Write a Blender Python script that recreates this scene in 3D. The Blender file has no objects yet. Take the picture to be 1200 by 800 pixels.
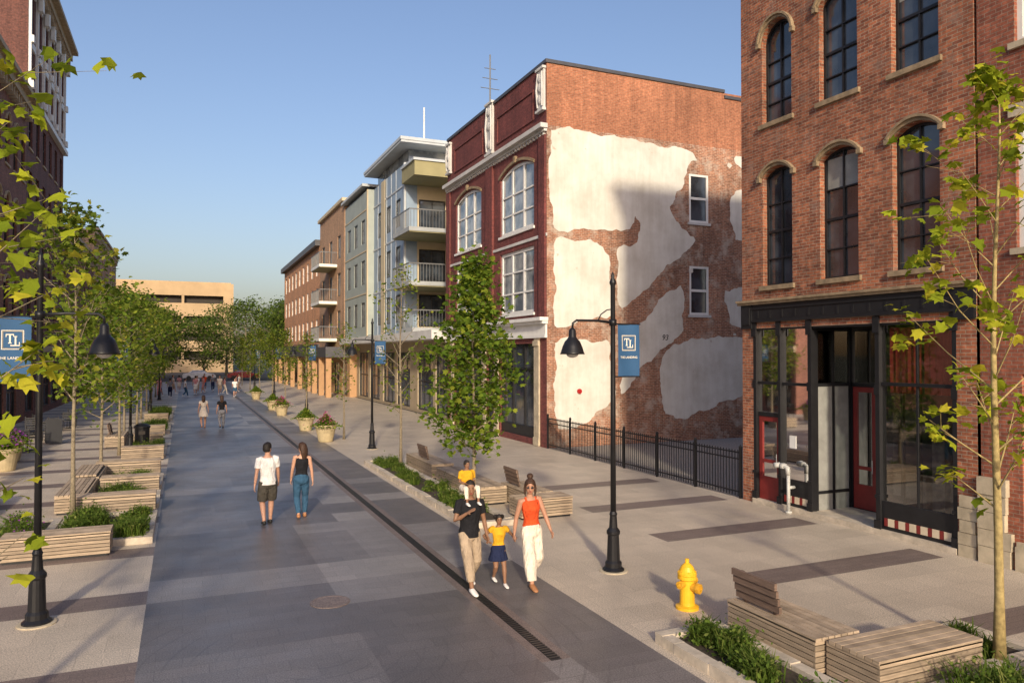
import bpy, math, random
from mathutils import Vector, Matrix
from mathutils.geometry import tessellate_polygon
random.seed(7)
SC=bpy.context.scene
COL=SC.collection
R=math.radians
PI=math.pi

# ---------------------------------------------------------------- materials
def newmat(name):
    m=bpy.data.materials.new(name); m.use_nodes=True
    nt=m.node_tree; b=nt.nodes['Principled BSDF']
    return m,nt,b
def N(nt,t,**k):
    n=nt.nodes.new(t)
    for a,v in k.items(): setattr(n,a,v)
    return n
def L(nt,a,b): nt.links.new(a,b)
def c4(c): return (c[0],c[1],c[2],1)
def ramp(nt,fac,p0,c0,p1,c1):
    r=N(nt,'ShaderNodeValToRGB'); e=r.color_ramp.elements
    e[0].position=p0; e[0].color=c4(c0); e[1].position=p1; e[1].color=c4(c1)
    L(nt,fac,r.inputs[0]); return r.outputs[0]
def noise(nt,vec,scale,detail=4,rough=.6):
    n=N(nt,'ShaderNodeTexNoise'); n.inputs['Scale'].default_value=scale
    n.inputs['Detail'].default_value=detail; n.inputs['Roughness'].default_value=rough
    L(nt,vec,n.inputs['Vector']); return n.outputs['Fac']
def mixc(nt,fac,a,b,mode='MIX'):
    m=N(nt,'ShaderNodeMix',data_type='RGBA',blend_type=mode)
    for i,v in ((0,fac),(6,a),(7,b)):
        if hasattr(v,'is_linked'): L(nt,v,m.inputs[i])
        elif i==0: m.inputs[i].default_value=v
        else: m.inputs[i].default_value=c4(v)
    return m.outputs[2]
def bump(nt,b,h,strength,dist=.01):
    n=N(nt,'ShaderNodeBump'); n.inputs['Strength'].default_value=strength
    n.inputs['Distance'].default_value=dist
    L(nt,h,n.inputs['Height']); L(nt,n.outputs[0],b.inputs['Normal'])
def mat(name,col,rough=.8,var=.18,scale=2.5,metal=0,bs=0,bscale=60,spec=.4):
    m,nt,b=newmat(name)
    tc=N(nt,'ShaderNodeTexCoord').outputs['Object']
    f=noise(nt,tc,scale,5)
    c=ramp(nt,f,.3,[x*(1-var) for x in col],.7,[min(1,x*(1+var)) for x in col])
    L(nt,c,b.inputs['Base Color'])
    b.inputs['Roughness'].default_value=rough; b.inputs['Metallic'].default_value=metal
    b.inputs['Specular IOR Level'].default_value=spec
    if bs: bump(nt,b,noise(nt,tc,bscale,3),bs)
    return m
def wallvec(nt):
    tc=N(nt,'ShaderNodeTexCoord').outputs['Object']
    s=N(nt,'ShaderNodeSeparateXYZ'); L(nt,tc,s.inputs[0])
    a=N(nt,'ShaderNodeMath',operation='ADD'); L(nt,s.outputs[0],a.inputs[0]); L(nt,s.outputs[1],a.inputs[1])
    c=N(nt,'ShaderNodeCombineXYZ'); L(nt,a.outputs[0],c.inputs[0]); L(nt,s.outputs[2],c.inputs[1])
    return tc,c.outputs[0],s
def brick(name,c1,c2,mortar,w=.21,h=.07,ms=.008,stain=.35,rough=.85,stainc=None,sthr=.54):
    m,nt,b=newmat(name)
    tc,v,s=wallvec(nt)
    br=N(nt,'ShaderNodeTexBrick'); L(nt,v,br.inputs['Vector'])
    br.inputs['Scale'].default_value=1; br.inputs['Brick Width'].default_value=w
    br.inputs['Row Height'].default_value=h; br.inputs['Mortar Size'].default_value=ms
    br.inputs['Mortar Smooth'].default_value=.3; br.inputs['Bias'].default_value=-.1
    br.inputs['Color1'].default_value=c4(c1); br.inputs['Color2'].default_value=c4(c2)
    br.inputs['Mortar'].default_value=c4(mortar)
    n1=noise(nt,tc,.45,6,.65); n2=noise(nt,tc,9,3)
    d=ramp(nt,n1,.32,(1-stain,)*3,.68,(1+stain*.5,)*3)
    c=mixc(nt,1,br.outputs['Color'],d,'MULTIPLY')
    d2=ramp(nt,n2,.3,(.66,)*3,.7,(1.27,)*3)
    c=mixc(nt,1,c,d2,'MULTIPLY')
    mp=N(nt,'ShaderNodeMapping'); mp.inputs['Scale'].default_value=(2.2,2.2,.12); L(nt,tc,mp.inputs[0])
    d3=ramp(nt,noise(nt,mp.outputs[0],1.6,4,.7),.35,(.8,.8,.82),.62,(1.08,)*3)
    c=mixc(nt,1,c,d3,'MULTIPLY')
    if stainc:
        c=mixc(nt,ramp(nt,noise(nt,tc,1.3,7,.75),sthr,(0,0,0),sthr+.12,(1,1,1)),c,mixc(nt,.5,c,stainc))
    L(nt,c,b.inputs['Base Color']); b.inputs['Roughness'].default_value=rough
    inv=N(nt,'ShaderNodeMath',operation='SUBTRACT'); inv.inputs[0].default_value=1
    L(nt,br.outputs['Fac'],inv.inputs[1]); bump(nt,b,inv.outputs[0],.6,.014)
    return m
def paver(name,col,w=.6,h=.3,joint=.6,stain=.2,rough=.6,skid=False):
    m,nt,b=newmat(name)
    tc=N(nt,'ShaderNodeTexCoord').outputs['Object']
    br=N(nt,'ShaderNodeTexBrick'); L(nt,tc,br.inputs['Vector'])
    br.inputs['Scale'].default_value=1; br.inputs['Brick Width'].default_value=w
    br.inputs['Row Height'].default_value=h; br.inputs['Mortar Size'].default_value=.005
    br.inputs['Color1'].default_value=c4([x*1.08 for x in col]); br.inputs['Color2'].default_value=c4([x*.92 for x in col])
    br.inputs['Mortar'].default_value=c4([x*joint for x in col])
    d=ramp(nt,noise(nt,tc,.35,6,.7),.3,(1-stain,)*3,.7,(1+stain*.6,)*3)
    c=mixc(nt,1,br.outputs['Color'],d,'MULTIPLY')
    d=ramp(nt,noise(nt,tc,55,2,.5),.35,(.64,)*3,.65,(1.36,)*3)
    c=mixc(nt,1,c,d,'MULTIPLY')
    d=ramp(nt,noise(nt,tc,2.7,6,.8),.60,(1,)*3,.72,(.8,)*3)
    c=mixc(nt,1,c,d,'MULTIPLY')
    if skid:
        mp=N(nt,'ShaderNodeMapping'); mp.inputs['Location'].default_value=(-1.6,-9.6,0); L(nt,tc,mp.inputs[0])
        wv=N(nt,'ShaderNodeTexWave',wave_type='RINGS',rings_direction='Z'); wv.inputs['Scale'].default_value=1.1
        wv.inputs['Distortion'].default_value=1.6; wv.inputs['Detail'].default_value=2; wv.inputs['Detail Scale'].default_value=.5
        L(nt,mp.outputs[0],wv.inputs['Vector'])
        line=ramp(nt,wv.outputs['Fac'],.955,(0,)*3,.995,(1,)*3)
        mk=ramp(nt,noise(nt,mp.outputs[0],.5,3),.5,(0,)*3,.62,(1,)*3)
        f=mixc(nt,1,line,mk,'MULTIPLY')
        c=mixc(nt,f,c,mixc(nt,1,c,(.76,.76,.77),'MULTIPLY'))
    L(nt,c,b.inputs['Base Color'])
    rr=N(nt,'ShaderNodeMapRange'); L(nt,noise(nt,tc,1.1,4),rr.inputs[0])
    rr.inputs[3].default_value=rough-.22; rr.inputs[4].default_value=rough+.08
    L(nt,rr.outputs[0],b.inputs['Roughness'])
    return m
def glassm(name,col=(.02,.024,.03),rough=.06,curtain=None):
    m,nt,b=newmat(name)
    tc=N(nt,'ShaderNodeTexCoord').outputs['Object']
    c=ramp(nt,noise(nt,tc,.9,3),.4,col,.62,curtain or [x*3 for x in col])
    L(nt,c,b.inputs['Base Color']); b.inputs['Roughness'].default_value=rough
    b.inputs['Specular IOR Level'].default_value=.9; b.inputs['IOR'].default_value=1.6
    bump(nt,b,noise(nt,tc,1.2,2),.12,.02)
    return m
def shopglass():
    m,nt,b=newmat('shop_glass'); nt.nodes.remove(b)
    o=nt.nodes['Material Output']
    t=N(nt,'ShaderNodeBsdfTransparent'); t.inputs[0].default_value=(.7,.74,.73,1)
    g=N(nt,'ShaderNodeBsdfGlossy'); g.inputs['Roughness'].default_value=.03
    fr=N(nt,'ShaderNodeFresnel'); fr.inputs[0].default_value=1.5
    ad=N(nt,'ShaderNodeMath',operation='ADD'); ad.inputs[1].default_value=.02; L(nt,fr.outputs[0],ad.inputs[0])
    mx=N(nt,'ShaderNodeMixShader'); L(nt,ad.outputs[0],mx.inputs[0]); L(nt,t.outputs[0],mx.inputs[1]); L(nt,g.outputs[0],mx.inputs[2])
    L(nt,mx.outputs[0],o.inputs[0]); return m
def leafm(name,dark,light,third,tr=.42):
    m,nt,b=newmat(name); nt.nodes.remove(b)
    o=nt.nodes['Material Output']
    g=N(nt,'ShaderNodeNewGeometry')
    r=N(nt,'ShaderNodeValToRGB'); e=r.color_ramp.elements
    e[0].position=0; e[0].color=c4(dark); e[1].position=1; e[1].color=c4(third)
    x=e.new(.75); x.color=c4(light)
    L(nt,g.outputs['Random Per Island'],r.inputs[0])
    d=N(nt,'ShaderNodeBsdfDiffuse'); t=N(nt,'ShaderNodeBsdfTranslucent')
    L(nt,r.outputs[0],d.inputs[0]); L(nt,r.outputs[0],t.inputs[0])
    m1=N(nt,'ShaderNodeMixShader'); m1.inputs[0].default_value=tr; L(nt,d.outputs[0],m1.inputs[1]); L(nt,t.outputs[0],m1.inputs[2])
    L(nt,m1.outputs[0],o.inputs[0]); return m
def woodm(name,col,var=.35):
    m,nt,b=newmat(name)
    tc=N(nt,'ShaderNodeTexCoord').outputs['Object']
    mp=N(nt,'ShaderNodeMapping'); mp.inputs['Scale'].default_value=(1.5,1.5,18); L(nt,tc,mp.inputs[0])
    f=noise(nt,mp.outputs[0],3,5)
    g=N(nt,'ShaderNodeNewGeometry')
    c=ramp(nt,f,.3,[x*(1-var) for x in col],.7,[x*(1+var*.6) for x in col])
    d=ramp(nt,g.outputs['Random Per Island'],0,(.68,)*3,1,(1.22,)*3)
    c=mixc(nt,1,c,d,'MULTIPLY'); L(nt,c,b.inputs['Base Color']); b.inputs['Roughness'].default_value=.75
    bump(nt,b,f,.2,.005); return m

M_BR1=brick('brick_orange',(.43,.145,.068),(.185,.056,.031),(.36,.27,.19),stain=.4,stainc=(.27,.19,.15),sthr=.54)
M_BR1b=brick('brick_dark_red',(.34,.105,.057),(.2,.06,.035),(.28,.18,.13),stain=.3)
M_BRS=brick('brick_old_side',(.42,.18,.10),(.24,.10,.058),(.46,.36,.27),stain=.4,stainc=(.6,.53,.44),sthr=.5)
M_BRT=brick('brick_repaired',(.46,.17,.085),(.33,.11,.055),(.38,.25,.16),stain=.25)
M_MAR=brick('brick_maroon',(.225,.058,.05),(.155,.04,.037),(.13,.05,.045),stain=.35)
M_BRF=brick('brick_far_orange',(.68,.33,.16),(.56,.25,.115),(.55,.38,.25),stain=.15)
M_BRB=brick('brick_far_brown',(.54,.32,.19),(.45,.26,.15),(.45,.33,.22),stain=.15)
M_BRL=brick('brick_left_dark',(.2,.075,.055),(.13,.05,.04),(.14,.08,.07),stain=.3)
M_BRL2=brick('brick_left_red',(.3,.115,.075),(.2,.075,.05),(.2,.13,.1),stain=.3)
M_STONE=mat('stone_trim',(.27,.2,.125),.85,.35,5,bs=.35)
M_LIME=mat('limestone_pale',(.46,.39,.28),.85,.25,3,bs=.4,bscale=25)
M_WHITE=mat('white_paint',(.74,.73,.7),.6,.08,3)
def plaster():
    m,nt,b=newmat('white_plaster')
    tc,v,s=wallvec(nt)
    f=noise(nt,tc,.7,7,.65)
    c=ramp(nt,f,.32,(.57,.53,.465),.6,(.72,.695,.635))
    mp=N(nt,'ShaderNodeMapping'); mp.inputs['Scale'].default_value=(2,2,.25); L(nt,tc,mp.inputs[0])
    c=mixc(nt,1,c,ramp(nt,noise(nt,mp.outputs[0],2.0,5,.6),.36,(.92,.91,.89),.6,(1,1,1)),'MULTIPLY')
    d=ramp(nt,noise(nt,tc,1.3,7,.7),.66,(0,0,0),.68,(1,1,1))
    c=mixc(nt,d,c,(.48,.39,.31))
    L(nt,c,b.inputs['Base Color']); b.inputs['Roughness'].default_value=.85
    bump(nt,b,noise(nt,tc,3,5,.6),.25,.03); return m
M_PLAST=plaster()
M_BLACK=mat('black_paint',(.014,.014,.016),.42,.2,5)
M_GRAF=mat('faded_black_paint',(.1,.09,.085),.9,.4,30)
M_IRON=mat('black_iron',(.014,.014,.016),.38,.2,8,metal=.2)
M_RED=mat('dark_red_paint',(.2,.025,.022),.5,.15,4)
M_DRAPE=mat('red_drape',(.24,.018,.016),.8,.2,4)
M_CREAM=mat('cream_panel',(.62,.52,.38),.7,.1,5)
M_BCREAM=mat('banner_cream',(.72,.67,.56),.75,.05,5)
M_GREYP=mat('pale_grey_panel',(.27,.27,.255),.6,.2,3)
M_GLASS=glassm('window_glass_dark')
M_GLASSB=glassm('window_glass_sky_curtain',(.12,.145,.17),.07,(.4,.43,.44))  # bright blue-white sky reflection put into the base colour, along with curtain tones
M_SHOP=shopglass()
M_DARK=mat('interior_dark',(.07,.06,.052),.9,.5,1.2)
M_INT=mat('interior_shelves',(.24,.19,.15),.9,.6,3.5)
M_ROOF=mat('roof_membrane',(.2,.19,.18),.9)
M_COPE=mat('metal_coping',(.09,.09,.1),.5,metal=.4)
M_RAIL=mat('rail_metal',(.16,.165,.17),.5,metal=.3)
M_LIGHTP=paver('pavement_light',(.52,.44,.345),.6,.6,.78,rough=.58)
M_BAND=paver('pavement_band_brown',(.19,.145,.125),.3,.15,.7)
M_L1=paver('road_paver_grey',(.205,.187,.182),.6,.3,.72,rough=.5,skid=True)
M_L2=paver('road_paver_dark',(.13,.116,.115),.6,.3,.72,rough=.5,skid=True)
M_L3=paver('road_paver_light',(.265,.243,.232),.6,.3,.72,rough=.5,skid=True)
M_L4=paver('road_paver_mid',(.165,.149,.146),.6,.3,.72,rough=.5,skid=True)
M_DRAIN=mat('drain_iron',(.04,.036,.036),.5,.35,6,metal=.4)
M_GROUND=mat('ground_earth',(.1,.11,.06),.95,.4,.05)
M_ASPH=mat('asphalt',(.06,.06,.065),.9,.2,2,bs=.3,bscale=80)
M_GRAVEL=mat('gravel',(.3,.27,.24),.95,.5,25,bs=.9,bscale=30)
M_KERB=mat('kerb_stone',(.5,.43,.34),.85,.28,4,bs=.6,bscale=22)
M_SOIL=mat('soil',(.06,.045,.03),.95,.4,12,bs=.8,bscale=40)
M_WOOD=woodm('bench_wood',(.39,.3,.21))
M_WOODD=woodm('bench_wood_dark',(.15,.1,.075))
M_YEL=mat('hydrant_yellow',(.78,.43,.02),.45,.12,8)
M_YELD=mat('hydrant_yellow_dark',(.58,.3,.02),.5,.25,10)
M_BLUE=mat('banner_blue',(.025,.085,.19),.75,.12,2)
M_GOLD=mat('banner_gold',(.55,.42,.2),.7,.05)
M_SIL=mat('pipe_white',(.44,.44,.42),.4,.2,6)
M_TAN=mat('garage_concrete',(.46,.325,.185),.85,.14,.3)
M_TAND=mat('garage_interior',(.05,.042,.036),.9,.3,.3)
M_PANG=mat('panel_bluegrey',(.25,.33,.43),.5,.12,.8)
M_PANL=mat('panel_lightgrey',(.47,.51,.54),.55,.1,.8)
M_PANB=mat('panel_beige',(.55,.46,.31),.7,.1,.8)
M_PANT=mat('panel_tan_ground',(.36,.29,.2),.7,.12,.8)
M_OLIVE=mat('panel_khaki',(.3,.27,.14),.7,.1,1)
M_PANGR=mat('panel_greengrey',(.33,.37,.34),.6,.1,1)
M_CONC=mat('concrete_white',(.55,.54,.52),.8,.15,1)
M_BALC=mat('balcony_slab_grey',(.36,.38,.39),.7,.12,1)
M_ORB=mat('arcade_orange',(.46,.27,.14),.8,.12,1)
M_POT=mat('pot_tan',(.42,.34,.2),.75,.18,5,bs=.2)
M_BARK=mat('bark_young',(.22,.18,.12),.9,.35,18,bs=.6,bscale=50)
M_BARKY=mat('bark_yellow',(.34,.26,.11),.9,.35,14,bs=.5,bscale=50)
M_LF1=leafm('leaves_green',(.07,.13,.02),(.17,.25,.03),(.32,.35,.045))
M_LF2=leafm('leaves_olive',(.08,.125,.02),(.19,.25,.035),(.36,.33,.05))
M_LF3=leafm('leaves_yellowgreen',(.16,.22,.02),(.36,.41,.03),(.6,.52,.05))
M_LF4=leafm('leaves_far',(.07,.115,.025),(.13,.19,.035),(.2,.23,.045))
M_GRASS=leafm('grass_blades',(.07,.12,.025),(.14,.21,.035),(.26,.28,.08))
M_PURP=leafm('petals_purple',(.2,.03,.28),(.42,.1,.45),(.6,.25,.6))
M_PINK=leafm('petals_pink',(.5,.05,.18),(.6,.1,.3),(.7,.3,.4))

# ---------------------------------------------------------------- mesh builder
class MB:
    def __init__(s): s.v=[]; s.f=[]; s.m=[]; s.cur=0
    def face(s,idx): s.f.append(tuple(idx)); s.m.append(s.cur)
    def poly(s,pts):
        o=len(s.v); s.v+= [tuple(p) for p in pts]; s.face(range(o,o+len(pts)))
    def hexa(s,p):
        o=len(s.v); s.v+=[tuple(q) for q in p]
        for f in ((0,3,2,1),(4,5,6,7),(0,1,5,4),(1,2,6,5),(2,3,7,6),(3,0,4,7)): s.face([o+i for i in f])
    def box(s,x0,x1,y0,y1,z0,z1):
        s.hexa([(x0,y0,z0),(x1,y0,z0),(x1,y1,z0),(x0,y1,z0),(x0,y0,z1),(x1,y0,z1),(x1,y1,z1),(x0,y1,z1)])
    def mbox(s,M,a0,a1,z0,z1,d0,d1):
        s.hexa([M(a0,z0,d0),M(a1,z0,d0),M(a1,z0,d1),M(a0,z0,d1),M(a0,z1,d0),M(a1,z1,d0),M(a1,z1,d1),M(a0,z1,d1)])
    def tube(s,pts,rads,n=8,side=None,caps=True):
        pts=[Vector(p) for p in pts]; rings=[]
        ref=Vector(side) if side else None; prev=None
        for i,p in enumerate(pts):
            a=pts[max(i-1,0)]; b=pts[min(i+1,len(pts)-1)]
            d=(b-a).normalized()
            if ref is not None: x=(ref-d*ref.dot(d))
            elif prev is not None: x=(prev-d*prev.dot(d))
            else:
                u=Vector((0,0,1)) if abs(d.z)<.9 else Vector((1,0,0)); x=u.cross(d)
            x.normalize(); prev=x; y=d.cross(x)
            r=rads[i]; ra,rb=(r if isinstance(r,(tuple,list)) else (r,r))
            o=len(s.v); rings.append(o)
            for k in range(n):
                t=2*math.pi*k/n; s.v.append(tuple(p+x*(ra*math.cos(t))+y*(rb*math.sin(t))))
        for i in range(len(rings)-1):
            for k in range(n):
                k2=(k+1)%n; s.face((rings[i]+k,rings[i]+k2,rings[i+1]+k2,rings[i+1]+k))
        if caps:
            s.face([rings[0]+k for k in range(n)][::-1]); s.face([rings[-1]+k for k in range(n)])
    def lathe(s,prof,cx=0,cy=0,n=20,sx=1,sy=1):
        o=len(s.v)
        for r,z in prof:
            for k in range(n):
                t=2*math.pi*k/n; s.v.append((cx+sx*r*math.cos(t),cy+sy*r*math.sin(t),z))
        for i in range(len(prof)-1):
            for k in range(n):
                k2=(k+1)%n; s.face((o+i*n+k,o+i*n+k2,o+(i+1)*n+k2,o+(i+1)*n+k))
        s.face([o+k for k in range(n)][::-1]); s.face([o+(len(prof)-1)*n+k for k in range(n)])
    def ell(s,c,rx,ry,rz,n=12,m=8):
        o=len(s.v)
        for i in range(1,m):
            p=math.pi*i/m
            for k in range(n):
                t=2*math.pi*k/n
                s.v.append((c[0]+rx*math.sin(p)*math.cos(t),c[1]+ry*math.sin(p)*math.sin(t),c[2]+rz*math.cos(p)))
        for i in range(m-2):
            for k in range(n):
                k2=(k+1)%n; s.face((o+i*n+k,o+(i+1)*n+k,o+(i+1)*n+k2,o+i*n+k2))
        t=len(s.v); s.v.append((c[0],c[1],c[2]+rz)); s.v.append((c[0],c[1],c[2]-rz))
        for k in range(n):
            k2=(k+1)%n; s.face((o+k,o+k2,t)); s.face((o+(m-2)*n+k2,o+(m-2)*n+k,t+1))
    def obj(s,name,mats,parent=None,off=(0,0,0),smooth=False,loc=None):
        me=bpy.data.meshes.new(name)
        if off!=(0,0,0): vs=[(a-off[0],b-off[1],c-off[2]) for a,b,c in s.v]
        else: vs=s.v
        me.from_pydata(vs,[],s.f)
        if not isinstance(mats,(list,tuple)): mats=[mats]
        for m in mats: me.materials.append(m)
        if len(mats)>1: me.polygons.foreach_set('material_index',s.m)
        if smooth: me.polygons.foreach_set('use_smooth',[True]*len(me.polygons))
        me.update()
        o=bpy.data.objects.new(name,me); COL.objects.link(o)
        if parent: o.parent=parent
        if loc: o.location=loc
        return o
class Thing:
    def __init__(s,name,label,cat,loc=(0,0,0),rz=0,group=None,world=False):
        s.e=bpy.data.objects.new(name,None); s.e.empty_display_size=.2; COL.objects.link(s.e)
        s.e.location=loc; s.e.rotation_euler=(0,0,rz); s.e['label']=label; s.e['category']=cat
        if group: s.e['group']=group
        s.off=tuple(loc) if world else (0,0,0)
    def part(s,name,mb,mats,parent=None,smooth=False,label=None):
        o=mb.obj(name,mats,parent or s.e,s.off,smooth)
        if label: o['label']=label
        return o
def dup(root,loc,rz=None,sc=None):
    def rec(o,par):
        n=o.copy(); COL.objects.link(n)
        if par: n.parent=par
        for c in kids[o]: rec(c,n)
        return n
    kids={}
    def col(o):
        kids[o]=list(o.children)
        for c in kids[o]: col(c)
    col(root); n=rec(root,None); n.location=loc
    if rz is not None: n.rotation_euler=(0,0,rz)
    if sc: n.scale=(sc,sc,sc)
    return n
def structure(o): o['kind']='structure'; return o
def text_geo(body,size,align='CENTER',shear=0):
    cu=bpy.data.curves.new('t','FONT'); cu.body=body; cu.size=size; cu.align_x=align; cu.resolution_u=3; cu.shear=shear
    cu.offset=size*.012
    o=bpy.data.objects.new('t',cu); COL.objects.link(o)
    dg=bpy.context.evaluated_depsgraph_get(); me=o.evaluated_get(dg).to_mesh()
    vs=[tuple(v.co) for v in me.vertices]; fs=[tuple(p.vertices) for p in me.polygons]
    o.evaluated_get(dg).to_mesh_clear(); bpy.data.objects.remove(o); bpy.data.curves.remove(cu)
    return vs,fs
def put_text(mb,geo,F):
    vs,fs=geo; o=len(mb.v); mb.v+=[F(v[0],v[1]) for v in vs]
    for f in fs: mb.face([o+i for i in f])

MW=lambda x0:(lambda a,z,d:(x0+d,a,z))
ME=lambda x0:(lambda a,z,d:(x0-d,a,z))
MS=lambda y0:(lambda a,z,d:(a,y0+d,z))
def arch(a0,a1,zs,rise,n=12,off=0):
    w=(a1-a0)/2; Rr=(w*w+rise*rise)/(2*rise); cz=zs+rise-Rr; cm=(a0+a1)/2
    th=math.asin(min(1,w/Rr)); 
    if rise>w: th=math.pi-th
    return [(cm+(Rr+off)*math.sin(-th+2*th*i/n),cz+(Rr+off)*math.cos(-th+2*th*i/n)) for i in range(n+1)]
def wall(mb,M,a0,a1,z0,z1,ops,depth=.22):
    As=sorted(set([a0,a1]+[v for o in ops for v in (o[0],o[1])])); Zs=sorted(set([z0,z1]+[v for o in ops for v in (o[2],o[3])]))
    for j in range(len(Zs)-1):
        zc=(Zs[j]+Zs[j+1])/2; run=None
        for i in range(len(As)-1):
            ac=(As[i]+As[i+1])/2
            hole=any(o[0]<ac<o[1] and o[2]<zc<o[3] for o in ops)
            if not hole and run is None: run=As[i]
            if hole and run is not None:
                mb.poly([M(run,Zs[j],0),M(As[i],Zs[j],0),M(As[i],Zs[j+1],0),M(run,Zs[j+1],0)]); run=None
        if run is not None: mb.poly([M(run,Zs[j],0),M(a1,Zs[j],0),M(a1,Zs[j+1],0),M(run,Zs[j+1],0)])
    for o in ops:
        b0,b1,c0,c1=o[:4]; rise=o[4] if len(o)>4 else 0
        mb.poly([M(b0,c0,0),M(b1,c0,0),M(b1,c0,depth),M(b0,c0,depth)])
        top=c1-rise
        mb.poly([M(b0,c0,0),M(b0,top,0),M(b0,top,depth),M(b0,c0,depth)])
        mb.poly([M(b1,c0,0),M(b1,top,0),M(b1,top,depth),M(b1,c0,depth)])
        if rise:
            P=arch(b0,b1,top,rise); h=len(P)//2
            for i in range(h): mb.poly([M(b0,c1,0),M(*P[i],0),M(*P[i+1],0)])
            for i in range(h,len(P)-1): mb.poly([M(b1,c1,0),M(*P[i],0),M(*P[i+1],0)])
            for i in range(len(P)-1): mb.poly([M(*P[i],0),M(*P[i+1],0),M(*P[i+1],depth),M(*P[i],depth)])
        else: mb.poly([M(b0,c1,0),M(b1,c1,0),M(b1,c1,depth),M(b0,c1,depth)])
def arch_band(mb,M,a0,a1,zs,rise,w,d0,d1,n=12):
    P=arch(a0,a1,zs,rise,n,0); Q=arch(a0,a1,zs,rise,n,w)
    for i in range(n):
        mb.hexa([M(*P[i],d0),M(*P[i+1],d0),M(*P[i+1],d1),M(*P[i],d1),M(*Q[i],d0),M(*Q[i+1],d0),M(*Q[i+1],d1),M(*Q[i],d1)])
def window(T,M,op,mf,mg,nv=1,nh=1,fw=.06,depth=.15,sill=None,hood=None,simple=False,midrail=True,blind=0,mull=.35):
    a0,a1,z0,z1=op[:4]; rise=op[4] if len(op)>4 else 0; top=z1-rise
    g=MB(); g.poly([M(a0,z0,depth+.02),M(a1,z0,depth+.02),M(a1,z1,depth+.02),M(a0,z1,depth+.02)])
    f=g if simple else MB()
    if simple: f.cur=1
    f.mbox(M,a0,a0+fw,z0,top,depth-.04,depth+.01); f.mbox(M,a1-fw,a1,z0,top,depth-.04,depth+.01)
    f.mbox(M,a0+fw,a1-fw,z0,z0+fw,depth-.04,depth+.01)
    if rise: arch_band(f,M,a0+fw*.7,a1-fw*.7,top,rise-fw,fw,depth-.04,depth+.01)
    else: f.mbox(M,a0+fw,a1-fw,z1-fw,z1,depth-.04,depth+.01)
    for i in range(1,nv+1):
        a=a0+(a1-a0)*i/(nv+1); f.mbox(M,a-fw*mull,a+fw*mull,z0+fw,z1-fw,depth-.03,depth+.008)
    for i in range(1,nh+1):
        z=z0+(top-z0)*i/(nh+1) if rise else z0+(z1-z0)*i/(nh+1)
        ww=fw*.25 if not (midrail and i==(nh+1)//2) else fw*.55
        f.mbox(M,a0+fw,a1-fw,z-ww,z+ww,depth-.036,depth+.006)
    if simple: return T.part('window',g,[mg,mf])
    w=T.part('window',g,mg); T.part('frame',f,mf,w)
    if blind:
        s=MB(); zb=z1-(z1-z0)*blind; s.poly([M(a0+fw,zb,depth+.012),M(a1-fw,zb,depth+.012),M(a1-fw,z1-fw-rise*.6,depth+.012),M(a0+fw,z1-fw-rise*.6,depth+.012)]); T.part('blind',s,M_GREYP,w)
    if sill:
        s=MB(); s.mbox(M,a0-.08,a1+.08,z0-.11,z0,-.07,.05); T.part('sill',s,sill,w)
    if hood:
        h=MB(); arch_band(h,M,a0-.02,a1+.02,top,rise+.02,.07,-.05,.0); arch_band(h,M,a0-.06,a1+.06,top+.0,rise+.09,.05,-.1,-.0)
        h.mbox(M,a0-.13,a0-.02,top-.1,top+.02,-.09,0); h.mbox(M,a1+.02,a1+.13,top-.1,top+.02,-.09,0)
        T.part('hood_moulding',h,hood,w)
    return w
def shell(mb,x0,x1,y0,y1,z0,z1,skip=''):
    if 'W' not in skip: mb.poly([(x0,y0,z0),(x0,y1,z0),(x0,y1,z1),(x0,y0,z1)])
    if 'E' not in skip: mb.poly([(x1,y0,z0),(x1,y1,z0),(x1,y1,z1),(x1,y0,z1)])
    if 'S' not in skip: mb.poly([(x0,y0,z0),(x1,y0,z0),(x1,y0,z1),(x0,y0,z1)])
    if 'N' not in skip: mb.poly([(x0,y1,z0),(x1,y1,z0),(x1,y1,z1),(x0,y1,z1)])

XR=13.3; XL=-8.3
# ---------------------------------------------------------------- ground, paving
g=MB(); g.box(-1500,1500,-1500,1500,-.5,-.03); structure(g.obj('ground',M_GROUND))
g=MB(); g.box(-60,60,-40,200,-.4,-.008); structure(g.obj('asphalt_ground',M_ASPH))
rng=random.Random(3)
g=MB()
def cell(x0,x1,y0,y1,c,z=0): g.cur=c; g.poly([(x0,y0,z),(x1,y0,z),(x1,y1,z),(x0,y1,z)])
ys=[-12]; 
while ys[-1]<112: ys.append(ys[-1]+rng.choice([.9,1.2,1.8,2.4]))
pat=[[1,1,0,0],[0,2,2,1],[0,0,1,1],[2,2,0,0],[1,3,3,0],[3,3,1,1],[0,0,2,2],[1,1,3,0],[3,1,1,2],[1,1,1,1]]
last=None
for i in range(len(ys)-1):
    p=rng.choice([q for q in pat if q is not last]); last=p
    xs=[-.5,rng.choice([.7,1.3]),2.2,3.2,4.02]
    for k in range(4): cell(xs[k],xs[k+1],ys[i],ys[i+1],p[k])
    cell(4.42,5.5,ys[i],ys[i+1],p[(k+i)%4])
cell(4.02,4.42,-12,8.3,0); cell(4.02,4.42,8.3,112,4)
structure(g.obj('road',[M_L1,M_L2,M_L3,M_L4,M_BAND]))
for (nm,x0,x1) in (('pavement_left',XL-.4,-.5),('pavement_right',5.5,XR+.4)):
    g=MB(); y=-10.7
    while y<112:
        cell(x0,x1,y,y+2.3,0)
        if nm=='pavement_right':
            k=1 if y<17 else 0
            cell(x0,8.9,y+2.3,y+3,0); cell(8.9,12.9,y+2.3,y+3,k); cell(12.9,x1,y+2.3,y+3,0)
        else: cell(x0,x1,y+2.3,y+3,1)
        y+=3.0
    structure(g.obj(nm,[M_LIGHTP,M_BAND]))
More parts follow.
